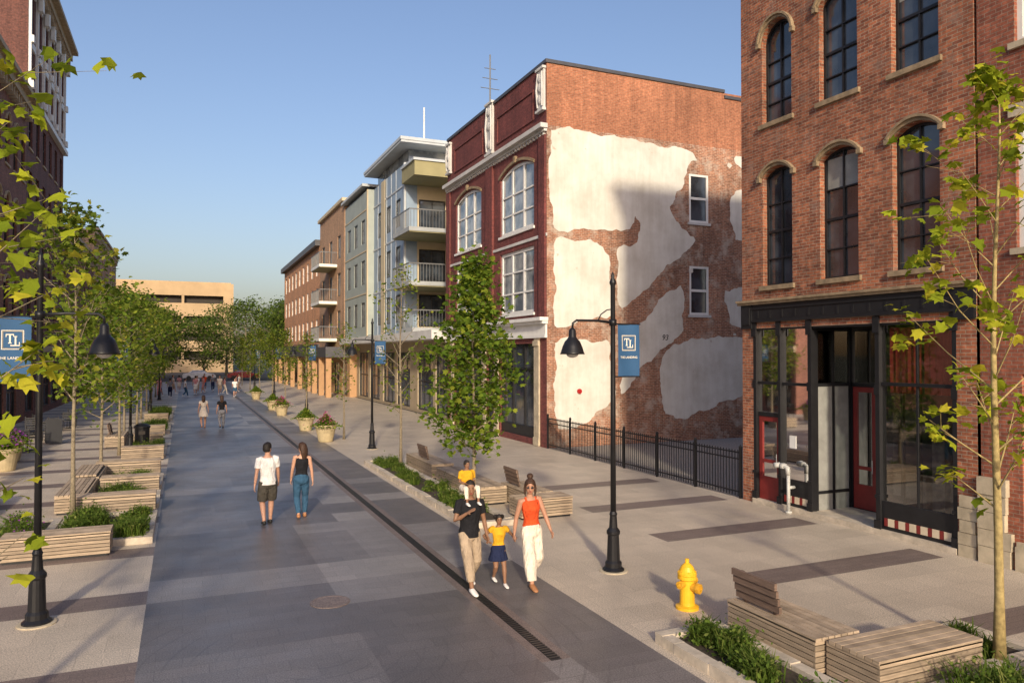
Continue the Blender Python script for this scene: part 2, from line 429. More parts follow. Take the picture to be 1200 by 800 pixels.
g=MB(); g.box(4.15,4.29,8.3,110,-.05,.004)
structure(g.obj('drain_channel',M_DRAIN)); 
g2=MB(); y=8.35
while y<40:
    g2.box(4.15,4.29,y,y+.035,.0045,.012); y+=.07
t=Thing('drain_grate','black cast iron slotted drain grate set in the paving','drain',(4.22,8.3,0),world=True); t.part('grate_bars',g2,M_IRON)
g=MB(); g.lathe([(.3,0),(.3,.008),(.26,.01),(.25,.006)],0,0,24)
o=g.obj('manhole_cover',M_BAND,loc=(2.05,11.6,.001)); o['label']='round brown metal manhole cover in the paving'; o['category']='manhole cover'
g=MB(); g.box(XR+.05,40,15.5,27,-.1,.006); structure(g.obj('gravel_ground',M_GRAVEL))

# ---------------------------------------------------------------- near right brick building
T=Thing('brick_building','three storey orange brick building with black shopfront and arched windows','building',(XR,12.35,0),world=True)
M=MW(XR); y0,y1=9.2,15.5
ops=[]
for c,wd in ((14.23,1.0),(12.34,1.06),(10.43,1.06)):
    ops.append((c-wd/2,c+wd/2,5.45,8.36,.2)); ops.append((c-wd/2,c+wd/2,9.5,12.0,.44 if c>14 else .3))
w=MB(); wall(w,M,y0,y1,4.4,15.5,ops)
w.mbox(M,15.1,15.5,0,4.4,0,.5); w.mbox(M,9.2,9.6,0,4.4,0,.5)
shell(w,XR,30,y0,y1,0,15.5,'W')
T.part('wall',w,M_BR1)
r=MB(); r.box(XR+.02,29.9,y0+.02,y1-.02,15.3,15.42); T.part('roof',r,M_ROOF)
c=MB(); c.mbox(M,y0-.02,y1+.12,14.6,15.0,-.25,-.002); c.mbox(M,y0-.02,y1+.2,15.0,15.35,-.45,-.002)
for k in range(14): c.mbox(M,y0+.2+k*.45,y0+.32+k*.45,14.3,14.6,-.2,-.002)
T.part('cornice',c,M_STONE)
for i,o in enumerate(ops): window(T,M,o,M_BLACK,M_GLASS,1,3,.055,.18,M_STONE,M_STONE,blind=[0,0,.3,0,0,.4][i])
c=MB(); c.mbox(M,y0,y1+.06,5.0,5.06,-.12,-.002); c.mbox(M,y0,y1+.06,5.06,5.12,-.17,-.002)
T.part('trim',c,M_STONE)
c=MB(); c.mbox(M,y0+.4,15.08,4.56,5.0,-.05,-.002); c.mbox(M,y0+.4,15.08,4.88,4.92,-.08,-.05); c.mbox(M,y0+.4,15.08,4.56,4.61,-.08,-.05)
k=y0+.6
while k<15: c.mbox(M,k,k+.06,4.66,4.84,-.066,-.05); k+=.42
c.mbox(M,15.08,15.46,4.4,5.0,-.08,-.002); c.mbox(M,15.12,15.42,4.5,4.92,-.11,-.08); c.mbox(M,9.2,9.6,4.4,5.0,-.08,-.002)
c.mbox(M,9.6,15.08,4.36,4.56,.02,.16)
T.part('fascia',c,M_BLACK)
c=MB()
for a,b in ((15.0,15.1),(14.16,14.24),(13.18,13.28),(11.32,11.42),(9.6,9.69)):
    c.mbox(M,a,b,0,4.56,.0,.16); c.mbox(M,a-.03,b+.03,0,.3,-.03,.0) ; c.mbox(M,a-.03,b+.03,4.2,4.55,-.04,.0); c.mbox(M,a-.015,b+.015,2.9,3.1,-.02,.0); c.mbox(M,a-.015,b+.015,.75,.82,-.02,.0)
c.mbox(M,14.24,15.0,3.0,3.07,.06,.14); c.mbox(M,13.28,14.16,3.0,3.07,.06,.14); c.mbox(M,9.69,11.32,3.1,3.17,.06,.14)
c.mbox(M,14.24,15.0,2.2,2.3,.06,.14)
c.mbox(M,10.48,10.52,.7,4.36,.08,.13)
for z in (.06,3.0): c.mbox(M,11.42,13.2,z,z+.08,1.28,1.34)
for a in (11.42,12.44,13.2): c.mbox(M,a-.04,a+.04,0,4.38,1.28,1.36)
for dd in (.18,.7,1.22): c.box(XR+dd,XR+dd+.06,13.2,13.26,.1,4.38); c.box(XR+dd,XR+dd+.06,11.32,11.38,.1,4.38)
for z in (.5,3.0,4.3): c.box(XR+.24,XR+1.28,13.205,13.255,z,z+.07); c.box(XR+.24,XR+1.28,11.325,11.375,z,z+.07)
T.part('shopfront_frame',c,M_BLACK)
c=MB(); c.box(XR+.24,XR+1.28,13.225,13.245,.1,3.0); T.part('recess_panel',c,M_GREYP)
c=MB(); c.box(XR+.24,XR+1.28,13.225,13.245,3.07,4.3)
for a,b,z0,z1 in ((9.69,11.32,.7,3.1),(9.69,11.32,3.17,4.36),(13.28,14.16,.75,3.0),(13.28,14.16,3.07,4.36),(14.24,15.0,2.3,3.0),(14.24,15.0,3.07,4.36)):
    c.poly([M(a,z0,.1),M(b,z0,.1),M(b,z1,.1),M(a,z1,.1)])
c.poly([M(11.46,3.08,1.32),M(13.16,3.08,1.32),M(13.16,4.38,1.32),M(11.46,4.38,1.32)])
c.poly([M(11.46,.6,1.32),M(12.4,.6,1.32),M(12.4,3.0,1.32),M(11.46,3.0,1.32)])
c.poly([(XR+.2,11.35,.57),(XR+1.3,11.35,.57),(XR+1.3,11.35,4.3),(XR+.2,11.35,4.3)])
T.part('shop_window',c,M_SHOP)
for a,b,zt in ((9.69,11.32,.7),(13.28,14.16,.75)):
    c=MB(); c.mbox(M,a,b,.12,zt,.06,.14); bh=T.part('bulkhead',c,M_BLACK)
    c=MB(); nn=int((b-a)/.26)
    for k in range(nn):
        c.cur=0; c.mbox(M,a+.08+k*.25,a+.23+k*.25,.2,.36,.045,.06); c.cur=1; c.mbox(M,a+.24+k*.25,a+.32+k*.25,.2,.36,.045,.06)
    T.part('bulkhead_panel',c,[M_CREAM,M_RED],bh)
c=MB(); c.mbox(M,11.46,12.4,.14,.6,1.28,1.33); T.part('bulkhead',c,M_BLACK)
for a,b,dd,zt in ((14.26,14.98,.08,2.2),(12.5,13.14,1.28,2.98)):
    c=MB()
    c.mbox(M,a,a+.11,.12,zt,dd,dd+.06); c.mbox(M,b-.11,b,.12,zt,dd,dd+.06); c.mbox(M,a+.11,b-.11,.12,.7,dd,dd+.06); c.mbox(M,a+.11,b-.11,zt-.12,zt,dd,dd+.06); c.mbox(M,a+.11,b-.11,1.05,1.13,dd,dd+.06)
    dr=T.part('door',c,M_RED,label='dark red glazed shop door')
    c=MB(); c.poly([M(a+.1,.68,dd+.03),M(b-.1,.68,dd+.03),M(b-.1,zt-.1,dd+.03),M(a+.1,zt-.1,dd+.03)]); T.part('glass_pane',c,M_SHOP,dr)
    c=MB(); c.tube([M(a+.07,1.0,dd-.05),M(a+.07,1.3,dd-.05)],[.012,.012],6); T.part('handle',c,M_SIL,dr)
for a,b in ((9.75,10.45),(10.55,11.25)):
    c=MB(); n=10
    for k in range(n):
        p=a+(b-a)*k/n; q=a+(b-a)*(k+1)/n; c.hexa([M(p,2.95,.24+.03*(k%2)),M(q,2.95,.24+.03*((k+1)%2)),M(q,2.95,.3),M(p,2.95,.3),M(p,4.3,.24+.03*(k%2)),M(q,4.3,.24+.03*((k+1)%2)),M(q,4.3,.3),M(p,4.3,.3)])
    T.part('curtain',c,M_DRAPE)
c=MB(); c.mbox(M,9.6,15.1,0,.12,-.05,3.0); T.part('step',c,M_KERB)
c=MB(); z=0
while z<.95: c.mbox(M,9.2+rng.random()*.04,9.58-rng.random()*.05,z,z+.22,-.03-rng.random()*.03,-.003); z+=.23
T.part('pier_patch',c,M_LIME,label='rough patched stone base of the corner pier')
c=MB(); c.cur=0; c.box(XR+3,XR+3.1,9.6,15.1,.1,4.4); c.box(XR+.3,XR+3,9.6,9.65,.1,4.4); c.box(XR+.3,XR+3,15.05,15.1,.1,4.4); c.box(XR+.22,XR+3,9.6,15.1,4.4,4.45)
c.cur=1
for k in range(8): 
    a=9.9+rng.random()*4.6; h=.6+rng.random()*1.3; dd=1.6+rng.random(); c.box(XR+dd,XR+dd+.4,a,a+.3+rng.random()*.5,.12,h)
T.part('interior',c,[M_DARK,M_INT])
c=MB(); c.mbox(M,13.75,13.95,1.5,1.8,.085,.095); T.part('notice',c,M_WHITE)
px=XR-.18
c=MB()
c.tube([(px,13.72,0.0),(px,13.72,.95)],[.042,.042],12); c.tube([(px,13.72,.0),(px,13.72,.05)],[.08,.08],12)
c.tube([(px,13.72,.9),(px-.02,13.72,1.06),(px-.02,13.84,1.1),(px-.02,13.98,1.1)],[.055,.06,.06,.06],12)
c.tube([(px-.02,13.98,1.1),(px-.15,14.02,1.1)],[.07,.06],12); c.tube([(px+.18,13.72,.6),(px,13.72,.6)],[.04,.04],8)
P=Thing('standpipe','white fire department standpipe beside the black shopfront','pipe',(px,13.72,0),world=True); P.part('pipe',c,M_SIL,smooth=True)
c=MB(); c.lathe([(.08,1.04),(.09,1.08),(.08,1.14),(.04,1.16)],px-.02,13.86,12); P.part('valve_cap',c,M_SIL)

# neighbour building on the near side
T=Thing('brick_building','dark red brick building with pale stone window surrounds','building',(XR,5,0),world=True)
ops=[(7.65,8.46,5.6,7.9),(7.65,8.46,9.2,11.3),(5.5,6.6,5.6,7.9),(5.5,6.6,9.2,11.3),(7.3,8.4,.5,3.4),(4.6,6.8,.5,3.4)]
w=MB(); wall(w,M,-6,9.14,0,13.6,ops); shell(w,XR,30,-6,9.14,0,13.6,'W'); T.part('wall',w,M_BR1b)
for o in ops: window(T,M,o,M_WHITE,M_GLASS,0,1,.09,.12,M_LIME)
for o in ops[:4]:
    c=MB(); c.mbox(M,o[0]-.1,o[1]+.1,o[3]+.002,o[3]+.22,-.05,.002); T.part('stone_lintel',c,M_LIME)
c=MB(); z=0
while z<1.3: c.mbox(M,8.55+rng.random()*.12,9.16,z,z+.3,-.08-rng.random()*.03,-.002); z+=.31
c.mbox(M,-6,8.5,0,.42,-.08,-.002)
T.part('stone_base',c,M_LIME)
c=MB(); c.mbox(M,-6,9.12,13.4,13.8,-.3,.3); T.part('cornice',c,M_LIME)

# ---------------------------------------------------------------- fence
T=Thing('fence','black iron picket fence closing the gravel lot between two buildings','fence',(XR-.02,21.2,0),world=True)
fy0,fy1=15.62,26.95; n=6; st=(fy1-fy0)/n; fx=XR+.02
for i in range(n+1):
    c=MB(); y=fy0+i*st; c.box(fx-.03,fx+.03,y-.03,y+.03,0,1.32); c.lathe([(.045,1.32),(.05,1.34),(.0,1.4)],fx,y,8); T.part('fence_post',c,M_IRON)
for i in range(n):
    c=MB(); a=fy0+i*st+.03; b=fy0+(i+1)*st-.03
    for z in (.15,1.0,1.17): c.box(fx-.015,fx+.015,a,b,z,z+.035)
    k=a+.07
    while k<b-.03:
        c.box(fx-.009,fx+.009,k-.009,k+.009,.05,1.25); k+=.115
    T.part('fence_panel',c,M_IRON)

# ---------------------------------------------------------------- red painted building with plaster scars
T=Thing('commercial_building','three storey maroon brick building with scarred white plaster side wall','building',(XR,33,0),world=True)
y0,y1=27.0,39.4; H=15.5
bays=((28.2,31.85),(34.25,38.0))
ops=[]
for a,b in bays: ops+= [(a,b,5.5,8.3),(a,b,9.1,12.1,.38)]
ops.append((28.1,31.9,.25,4.2)); ops.append((34.1,38.2,.25,4.2)); ops.append((32.5,33.5,.1,3.4))
w=MB(); wall(w,M,y0,y1,0,H,ops,.3); T.part('facade_wall',w,M_MAR)
MS27=MS(27.0); sops=[(20.26,21.3,9.54,11.68),(20.26,21.3,5.48,7.62)]
w=MB(); wall(w,MS27,XR,36,0,12.98,sops,.14); shell(w,XR,36,y0,y1,0,12.98,'WS')
T.part('side_wall',w,M_BRS,label='weathered old brick side wall with traces of removed stairs')
w=MB(); wall(w,MS27,XR,36,12.98,H,[],.1); w.poly([(XR,y1,12.98),(36,y1,12.98),(36,y1,H),(XR,y1,H)]); w.box(35.8,36,y0+.01,y1-.01,12.98,H); T.part('parapet_wall',w,M_BRT)
w=MB(); w.box(XR+.1,35.7,y0+.1,y1-.1,14.5,14.6); T.part('roof',w,M_ROOF)
c=MB(); c.box(XR-.06,22.2,y0-.06,y0+.3,H,H+.14); c.box(22.2,36,y0-.06,y0+.3,H-.25,H-.11) ; c.box(XR-.06,XR+.3,y0+.3,y1,H,H+.14); T.part('coping',c,M_COPE)
for k,o in enumerate(ops[:4]): window(T,M,o,M_WHITE,M_GLASSB,2,2,.14,.12,M_WHITE,midrail=False,mull=.6)
for o in sops: window(T,MS27,o,M_WHITE,M_GLASS,0,1,.1,.05,M_CONC)
for a,b in bays:
    c=MB(); arch_band(c,M,a-.05,b+.05,11.74,.42,.12,-.07,0); c.mbox(M,(a+b)/2-.1,(a+b)/2+.1,12.14,12.42,-.12,-.0); T.part('arch_moulding',c,M_STONE)
c=MB(); c.mbox(M,y0-.04,y1,12.72,12.84,-.14,-.002); c.mbox(M,y0-.1,y1,12.84,13.02,-.32,-.002)
for k in range(40): c.mbox(M,y0+.1+k*.31,y0+.22+k*.31,12.6,12.72,-.1,-.002)
T.part('cornice',c,M_CONC)
c=MB(); c.mbox(M,y0-.06,y1,8.5,8.62,-.05,-.002); T.part('string_course',c,M_CONC)
c=MB(); c.mbox(M,y0-.05,y1,4.42,4.55,-.12,-.002); c.mbox(M,y0-.04,y1,4.55,4.98,-.08,-.002); c.mbox(M,y0-.1,y1,4.98,5.1,-.25,-.002); c.mbox(M,y0-.14,y1,5.1,5.24,-.38,-.002); T.part('shop_cornice',c,M_WHITE)
for a,b in ((27.0,27.6),(32.6,33.5),(38.8,39.4)):
    c=MB(); c.mbox(M,a+.02,b-.02,5.24,12.6,-.1,-.002); T.part('pilaster',c,M_MAR)
for a,b in ((27.62,28.08),(38.22,38.6),(32.0,32.45),(33.55,34.05)):
    c=MB(); c.mbox(M,a,b,.02,4.42,-.07,-.003); c.mbox(M,a-.03,b+.03,4.1,4.3,-.12,-.07); c.mbox(M,a-.03,b+.03,.02,.35,-.1,-.07); T.part('shop_pilaster',c,M_LIME)
def ornament(ya,yb,z0,z1):
    c=MB(); c.mbox(M,ya,yb,z0,z1,-.1,-.002); c.mbox(M,ya-.05,yb+.05,z1,z1+.1,-.17,-.002); c.mbox(M,ya-.05,yb+.05,z0-.1,z0,-.17,-.002)
    ym=(ya+yb)/2; r_=min(.24,(yb-ya)*.28)
    for zz in (z0+.4,z0+(z1-z0)*.55,z1-.35): c.ell((XR-.11,ym,zz),.08,r_,.2,10,6)
    for s in (-1,1): c.tube([(XR-.12,ym+s*r_*1.2,z0+.1),(XR-.14,ym+s*r_*1.5,(z0+z1)/2),(XR-.12,ym+s*r_*1.1,z1-.1)],[.04,.06,.04],6)
    T.part('ornament',c,M_CONC)
ornament(32.6,33.4,13.3,15.6); ornament(27.1,27.7,13.7,15.3); ornament(38.7,39.3,13.7,15.2)
for k,(a,b) in enumerate(((28.2,32.2),(34.0,38.2))):
    c=MB(); c.mbox(M,a,b,13.5,13.58,-.05,-.002); c.mbox(M,a,b,14.7,14.78,-.05,-.002); c.mbox(M,a,a+.08,13.58,14.7,-.05,-.002); c.mbox(M,b-.08,b,13.58,14.7,-.05,-.002); T.part('parapet_panel',c,M_MAR)
for o in ops[4:]:
    c=MB(); c.mbox(M,o[0],o[1],o[2],o[3],.18,.2) 
    wn=T.part('shop_window',c,M_GLASS)
    c=MB(); nn=max(1,int((o[1]-o[0])/1.2))
    for k in range(nn+1):
        a=o[0]+(o[1]-o[0]-.08)*k/nn; c.mbox(M,a,a+.08,o[2],o[3],.1,.178)
    c.mbox(M,o[0]+.01,o[1]-.01,3.1,3.18,.09,.176); c.mbox(M,o[0]+.01,o[1]-.01,o[2],.7,.08,.176); T.part('frame',c,M_BLACK,wn)
def patch(pts,seed):
    rg=random.Random(seed); out=[]
    n=len(pts)
    for i in range(n):
        p0=Vector(pts[i-1]); a=Vector(pts[i]); b=Vector(pts[(i+1)%n]); p3=Vector(pts[(i+2)%n]); k=max(2,int((b-a).length/.1))
        nrm=Vector((-(b-a).y,(b-a).x)).normalized(); ph=rg.random()*6; ln=(b-a).length
        for j in range(k):
            t=j/k
            q=a.lerp(b,t)*.55+((a*2+(b-p0)*t+(p0*2-a*5+b*4-p3)*t*t+(a*3-p0-b*3+p3)*t*t*t)*.5)*.45
            env=min(1,4*t*(1-t)+.1)
            q=q+nrm*(rg.uniform(-.02,.02)+env*(.07*math.sin(ph+ln*t*2.1)+.04*math.sin(ph*2+ln*t*5.3)+.022*math.sin(ph*3+ln*t*13)))
            out.append((max(q.x,XR+.08),q.y))
    return out
PL=[[(13.5,12.78),(15.63,12.84),(18.1,12.8),(20.2,12.7),(20.7,12.3),(20.2,12.0),(20.0,11.2),(19.5,10.5),(19.3,9.9),(19.8,9.3),(20.5,8.9),(20.3,8.45),(18.6,7.08),(17.3,6.0),(16.8,5.6),(16.6,6.3),(16.55,8.0),(16.9,8.35),(17.6,8.5),(17.75,9.3),(17.5,9.6),(17.2,9.05),(15.6,8.9),(13.6,8.85)],
[(13.66,8.25),(14.3,8.45),(15.6,8.35),(16.2,7.85),(16.35,5.4),(15.4,5.2),(14.8,5.15),(13.66,4.9)],
[(13.66,4.2),(15,4.35),(16.2,4.25),(16.3,3.25),(16.45,1.85),(15.9,1.5),(15.2,1.0),(13.8,.75)],
[(16.8,4.35),(18.1,5.4),(19.2,6.5),(19.8,6.75),(19.95,6.0),(19.9,4.8),(18.9,4.0),(17.7,3.2),(17.2,2.4),(16.75,2.1),(16.7,3.2)],
[(18.7,2.9),(18.9,3.7),(19.5,4.2),(21.0,4.45),(23.1,4.5),(25,4.4),(25.1,2),(23.1,1.85),(21.2,1.3),(19.9,.95),(19,1.2)],
[(22.5,10.6),(22.8,11.1),(24.3,11.2),(24.4,8.9),(22.8,8.9)],[(22.2,6.6),(23.3,6.75),(24.4,6.6),(24.3,5.0),(22.5,5.1)],
[(22.8,12.7),(25,12.8),(25,12.1),(23.1,12.2)],[(28,9),(30,10),(31,6),(29,5)]]
rg=random.Random(77)
for _ in range(8):
    x=rg.uniform(13.7,25); z=rg.uniform(.8,12.6); r_=rg.uniform(.05,.14)
    PL.append([(x+r_*math.cos(a*.628)*rg.uniform(.7,1.3),z+r_*math.sin(a*.628)*rg.uniform(.7,1.2)) for a in range(10)])
c=MB()
for i,p in enumerate(PL):
    q=patch(p,i) if i<9 else p; o=len(c.v); n=len(q); yy=26.985 if i<9 else 26.99
    c.v+=[(a,yy,z) for a,z in q]+[(a,27.001,z) for a,z in q]
    for t3 in tessellate_polygon([[Vector((a,z,0)) for a,z in q]]): c.face([o+k for k in t3])
    for k in range(n): c.face((o+k,o+(k+1)%n,o+n+(k+1)%n,o+n+k))
T.part('plaster_remnant',c,M_PLAST,label='peeling off-white plaster patches')
c=MB(); put_text(c,text_geo('93',.34,shear=.2),lambda x,y:(18.95+x,26.97,4.36+y)); T.part('graffiti',c,M_GRAF,label='hand painted number 93')
c=MB(); c.tube([(14.75,26.975,2.25),(14.75,26.9,2.25)],[.1,.1],16); c.tube([(14.75,26.9,2.25),(14.75,26.87,2.25)],[.06,.04],12); T.part('alarm_bell',c,mat('alarm_red',(.4,.02,.02),.4),label='round red fire alarm bell')
P=Thing('antenna','thin metal rooftop antenna mast','antenna',(13.9,34.6,14.6)); c=MB(); c.tube([(0,0,0),(0,0,4.1)],[.045,.035],6)
for z,l in ((2.4,.5),(2.9,.4),(3.4,.3)): c.tube([(-l,0,z),(l,0,z)],[.02,.02],5)
P.part('mast',c,M_RAIL)

# ---------------------------------------------------------------- modern apartments
T=Thing('apartment_building','four storey blue-grey and cream panel apartment building with balconies','building',(XR,50,0),world=True)
def band_ops(a0,a1,n,ww,zs,h):
    o=[]; st=(a1-a0)/n
    for i in range(n):
        cc=a0+st*(i+.5)
        for z in zs: o.append((cc-ww/2,cc+ww/2,z,z+h))
    return o
FL=[5.9,9.2,12.4]
o1=band_ops(48.6,56.6,3,1.3,FL,1.9)
w=MB(); wall(w,M,48,57,5.1,16.4,o1,.12); T.part('panel_wall',w,M_PANG)
MGR=MW(XR-.45)
o2=band_ops(57.4,65.6,3,1.3,FL,1.9); w=MB(); wall(w,MGR,57.02,66,5.1,16.4,o2,.12); shell(w,XR-.45,30,57.02,66,5.1,16.4,'W'); T.part('panel_wall',w,M_PANGR)
w=MB(); shell(w,XR,30,48,57,5.1,16.4,'W'); T.part('beige_wall',w,M_PANB)
w=MB(); w.box(17.0,30,39.5,48,5.1,16.0); T.part('rear_wall',w,M_PANB)
c=MB(); c.box(XR+.01,XR+.75,47.9,47.996,5.1,16.38); T.part('blue_corner_panel',c,M_PANG)
for o in o1: window(T,M,o,M_BLACK,M_GLASSB,1,0,.07,.08,simple=True)
for o in o2: window(T,MGR,o,M_BLACK,M_GLASSB,1,0,.07,.08,simple=True)
for z in (5.6,8.6,11.9): 
    window(T,MS(47.99),(14.2,16.0,z,z+2.1),M_BLACK,M_GLASS,1,0,.08,-.03,simple=True)
    for a in (41.5,44.5): window(T,MW(16.99),(a,a+2.1,z,z+2.1),M_BLACK,M_GLASS,1,0,.08,-.03,simple=True)
c=MB(); c.box(XR-.7,29,46.6,57.3,17.35,17.6); c.box(XR-.75,29,46.55,57.35,17.5,17.7); T.part('roof',c,M_PANL)
c=MB(); c.box(XR+.25,29,48.2,56.8,16.4,17.35); T.part('clerestory',c,M_GLASSB)
c=MB(); c.box(XR-.8,29,57.6,66.2,16.75,16.95); T.part('roof',c,M_PANL)
c=MB(); c.box(XR+.3,29,57.9,66,16.4,16.75); T.part('clerestory',c,M_GLASSB)
def balcony(T,x0,x1,ya,yb,z,fm=M_BALC,rail=M_RAIL,th=.25,sof=True):
    c=MB(); c.box(x0,x1,ya,yb,z-th,z); b=T.part('balcony',c,fm)
    c=MB(); c.box(x0+.05,x1,ya+.05,yb,z-th-.06,z-th-.003); T.part('soffit',c,M_OLIVE,b)
    c=MB()
    c.box(x0,x0+.05,ya,yb,z+1.05,z+1.12); c.box(x0+.05,x1,ya,ya+.05,z+1.05,z+1.12)
    y=ya+.05
    while y<yb: c.box(x0,x0+.025,y,y+.025,z,z+1.05); y+=.2
    x=x0+.1
    while x<x1: c.box(x,x+.025,ya,ya+.025,z,z+1.05); x+=.2
    T.part('railing',c,rail,b)
for z in (8.2,11.5): balcony(T,XR-.9,16.95,44.0,47.88,z)
balcony(T,XR-.5,16.95,44.6,47.88,5.4)
c=MB(); c.box(XR-.3,16.95,44.9,47.88,14.9,15.8); T.part('balcony',c,M_OLIVE,label='solid khaki balcony front')
c=MB(); c.box(XR-.4,16.95,44.8,47.88,15.8,15.95); T.part('balcony_roof',c,M_PANL)
c=MB(); c.mbox(M,48.0,48.25,5.1,16.4,-.1,-.002); 
for z in (8.3,11.6,14.9): c.mbox(M,48.25,57,z,z+.12,-.05,-.002)
for k in range(5): c.mbox(M,50.4+k*1.3,50.46+k*1.3,5.1,16.4,-.03,-.002)
T.part('panel_trim',c,M_PANL)
c=MB(); c.mbox(M,53.3,54.4,5.1,16.38,-.09,-.052); T.part('cream_panel',c,M_PANB)
c=MB()
for z in (8.4,11.7,14.9): c.mbox(MGR,57.1,66,z,z+.1,-.04,-.002)
c.mbox(MGR,57.02,57.3,5.1,16.4,-.08,-.002); T.part('panel_trim',c,M_PANB)
c=MB(); c.box(XR-.9,30,39.45,66,4.6,5.1); T.part('canopy',c,M_CONC)
MG=MW(XR+.6); gops=[(40.0,43.4,.2,3.9),(43.9,47.2,.2,3.9),(49.0,52.4,.2,3.9),(53.0,56.4,.2,3.9),(57.5,60.9,.2,3.9),(61.5,65,.2,3.9)]
w=MB(); wall(w,MG,39.45,66,0,4.6,gops,.2); shell(w,XR+.6,30,39.45,66,0,4.6,'W'); T.part('ground_floor_wall',w,M_PANT)
for o in gops: window(T,MG,o,M_BLACK,M_GLASS,2,1,.07,.12,simple=True)
P=Thing('antenna','thin white rooftop pole','antenna',(15,49.5,17.7)); c=MB(); c.tube([(0,0,0),(0,0,3.0)],[.07,.05],6); P.part('mast',c,M_WHITE)

T=Thing('apartment_building','four storey brown brick apartment building with white projecting balconies','building',(XR,73,0),world=True)
X2=XR-.5; M2=MW(X2)
o1=band_ops(66.5,79,3,1.5,[5.6,9.0,12.4],2.1)
w=MB(); wall(w,M2,66.05,79,4.4,17.2,o1,.15); shell(w,X2,30,66.05,79,4.4,17.2,'W'); T.part('wall',w,M_BRB)
for o in o1: window(T,M2,o,M_BLACK,M_GLASSB,1,0,.08,.1,simple=True)
for z in (5.2,8.6,12.0):
    balcony(T,X2-1.6,X2,69.5,74.5,z,M_WHITE,M_RAIL) 
c=MB(); c.box(X2-.25,30,66,79.1,17.2,17.5); T.part('cornice',c,M_PANB)
c=MB(); c.box(11.2,XR,66,109,3.5,4.4); T.part('canopy',c,M_COPE)
for y in (66.3,70,74,78,84,90,96,102,108):
    c=MB(); c.box(11.3,11.75,y,y+.5,0,3.5); T.part('pier',c,M_ORB)
w=MB(); go=[(67+4*i,69.6+4*i,.1,3.0) for i in range(10)]; wall(w,MW(XR),66.05,109,0,4.4,go,.2); shell(w,XR,30,66.05,109,0,4.4,'W'); T.part('arcade_wall',w,M_ORB)
for o in go: window(T,MW(XR),o,M_BLACK,M_GLASS,1,0,.08,.1,simple=True)
T=Thing('brick_building','four storey orange brick building with dark cornice and regular sash windows','building',(XR,94,0),world=True)
o1=band_ops(79.4,108.6,9,1.4,[5.4,8.7,12.0],2.0)
w=MB(); wall(w,M2,79.05,109,4.4,15.4,o1,.15); shell(w,X2,30,79.05,109,4.4,15.4,'W'); T.part('wall',w,M_BRF)
for o in o1: window(T,M2,o,M_WHITE,M_GLASS,0,1,.08,.1,simple=True)
c=MB(); c.mbox(M2,79.05,109.2,15.0,15.6,-.5,.5); T.part('cornice',c,M_COPE)
c=MB(); c.mbox(M2,79.05,109.1,4.4,4.8,-.2,-.002); T.part('string_course',c,M_COPE)
c=MB(); c.box(X2,30,79.2,109,15.4,15.5); T.part('roof',c,M_ROOF)

# ---------------------------------------------------------------- left side buildings
ML=ME(XL)
def leftb(name,label,y0,y1,h,wm,cols,zs,wh,ww,trim,rise=0,cor=.5):
    T=Thing(name,label,'building',(XL,(y0+y1)/2,0),world=True)
    ops=[]; st=(y1-y0)/cols
    for i in range(cols):
        c_=y0+st*(i+.5)
        for z in zs: ops.append((c_-ww/2,c_+ww/2,z,z+wh,rise) if rise else (c_-ww/2,c_+ww/2,z,z+wh))
    nb=len(ops)
    k=y0+.4
    while k+2.6<y1: ops.append((k,k+2.4,.4,3.2)); k+=3.0
    w=MB(); wall(w,ML,y0,y1,0,h,ops,.22); shell(w,XL-18,XL,y0,y1,0,h,'E'); T.part('wall',w,wm)
    for i,o in enumerate(ops):
        if i<nb: window(T,ML,o,M_BLACK,M_GLASS,0,1,.07,.15,trim,trim if rise else None)
        else: window(T,ML,o,M_BLACK,M_GLASS,1,1,.08,.12,simple=True)
    c=MB(); c.mbox(ML,y0,y1,h-.5,h-.05,-cor*.6,-.002); c.mbox(ML,y0,y1,h-.05,h+.2,-cor,.3)
    kk=y0+.2
    while kk<y1-.2: c.mbox(ML,kk,kk+.15,h-.95,h-.5,-cor*.5,-.002); kk+=.6
    T.part('cornice',c,trim)
    c=MB(); c.mbox(ML,y0,y1,3.9,4.3,-.2,-.002); T.part('shop_cornice',c,trim)
    c=MB(); c.box(XL-17.9,XL-.02,y0+.02,y1-.02,h-.4,h-.3); T.part('roof',c,M_ROOF)
    return T
M_ST2=mat('stone_trim_left',(.42,.33,.22),.85,.25,5)
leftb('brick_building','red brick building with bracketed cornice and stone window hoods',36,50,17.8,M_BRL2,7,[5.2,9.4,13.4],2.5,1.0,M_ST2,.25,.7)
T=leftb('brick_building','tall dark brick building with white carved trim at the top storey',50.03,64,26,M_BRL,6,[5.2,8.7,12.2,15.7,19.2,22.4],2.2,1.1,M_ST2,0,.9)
c=MB()
for k in range(7):
    a=50.1+k*2.25; c.mbox(ML,a,a+.22,19.0,25.2,-.16,-.002); c.mbox(ML,a-.15,a+.37,24.3,25.2,-.4,-.16); c.mbox(ML,a-.08,a+.3,21.6,22.0,-.3,-.16); c.mbox(ML,a-.08,a+.3,19.0,19.4,-.3,-.16)
for k in range(6):
    a=50.55+k*2.32; c.mbox(ML,a+.2,a+1.4,21.5,21.9,-.1,-.003); c.mbox(ML,a+.2,a+1.4,24.7,25.0,-.1,-.003)
c.mbox(ML,50.03,64,18.4,18.7,-.3,-.002); T.part('white_trim',c,M_WHITE)
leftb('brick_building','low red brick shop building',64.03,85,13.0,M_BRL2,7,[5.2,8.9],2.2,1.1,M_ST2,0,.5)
leftb('brick_building','brown brick building with flat roof',85.03,111,16.2,M_BRB,8,[5.2,8.7,12.2],2.0,1.1,M_ST2,0,.4)

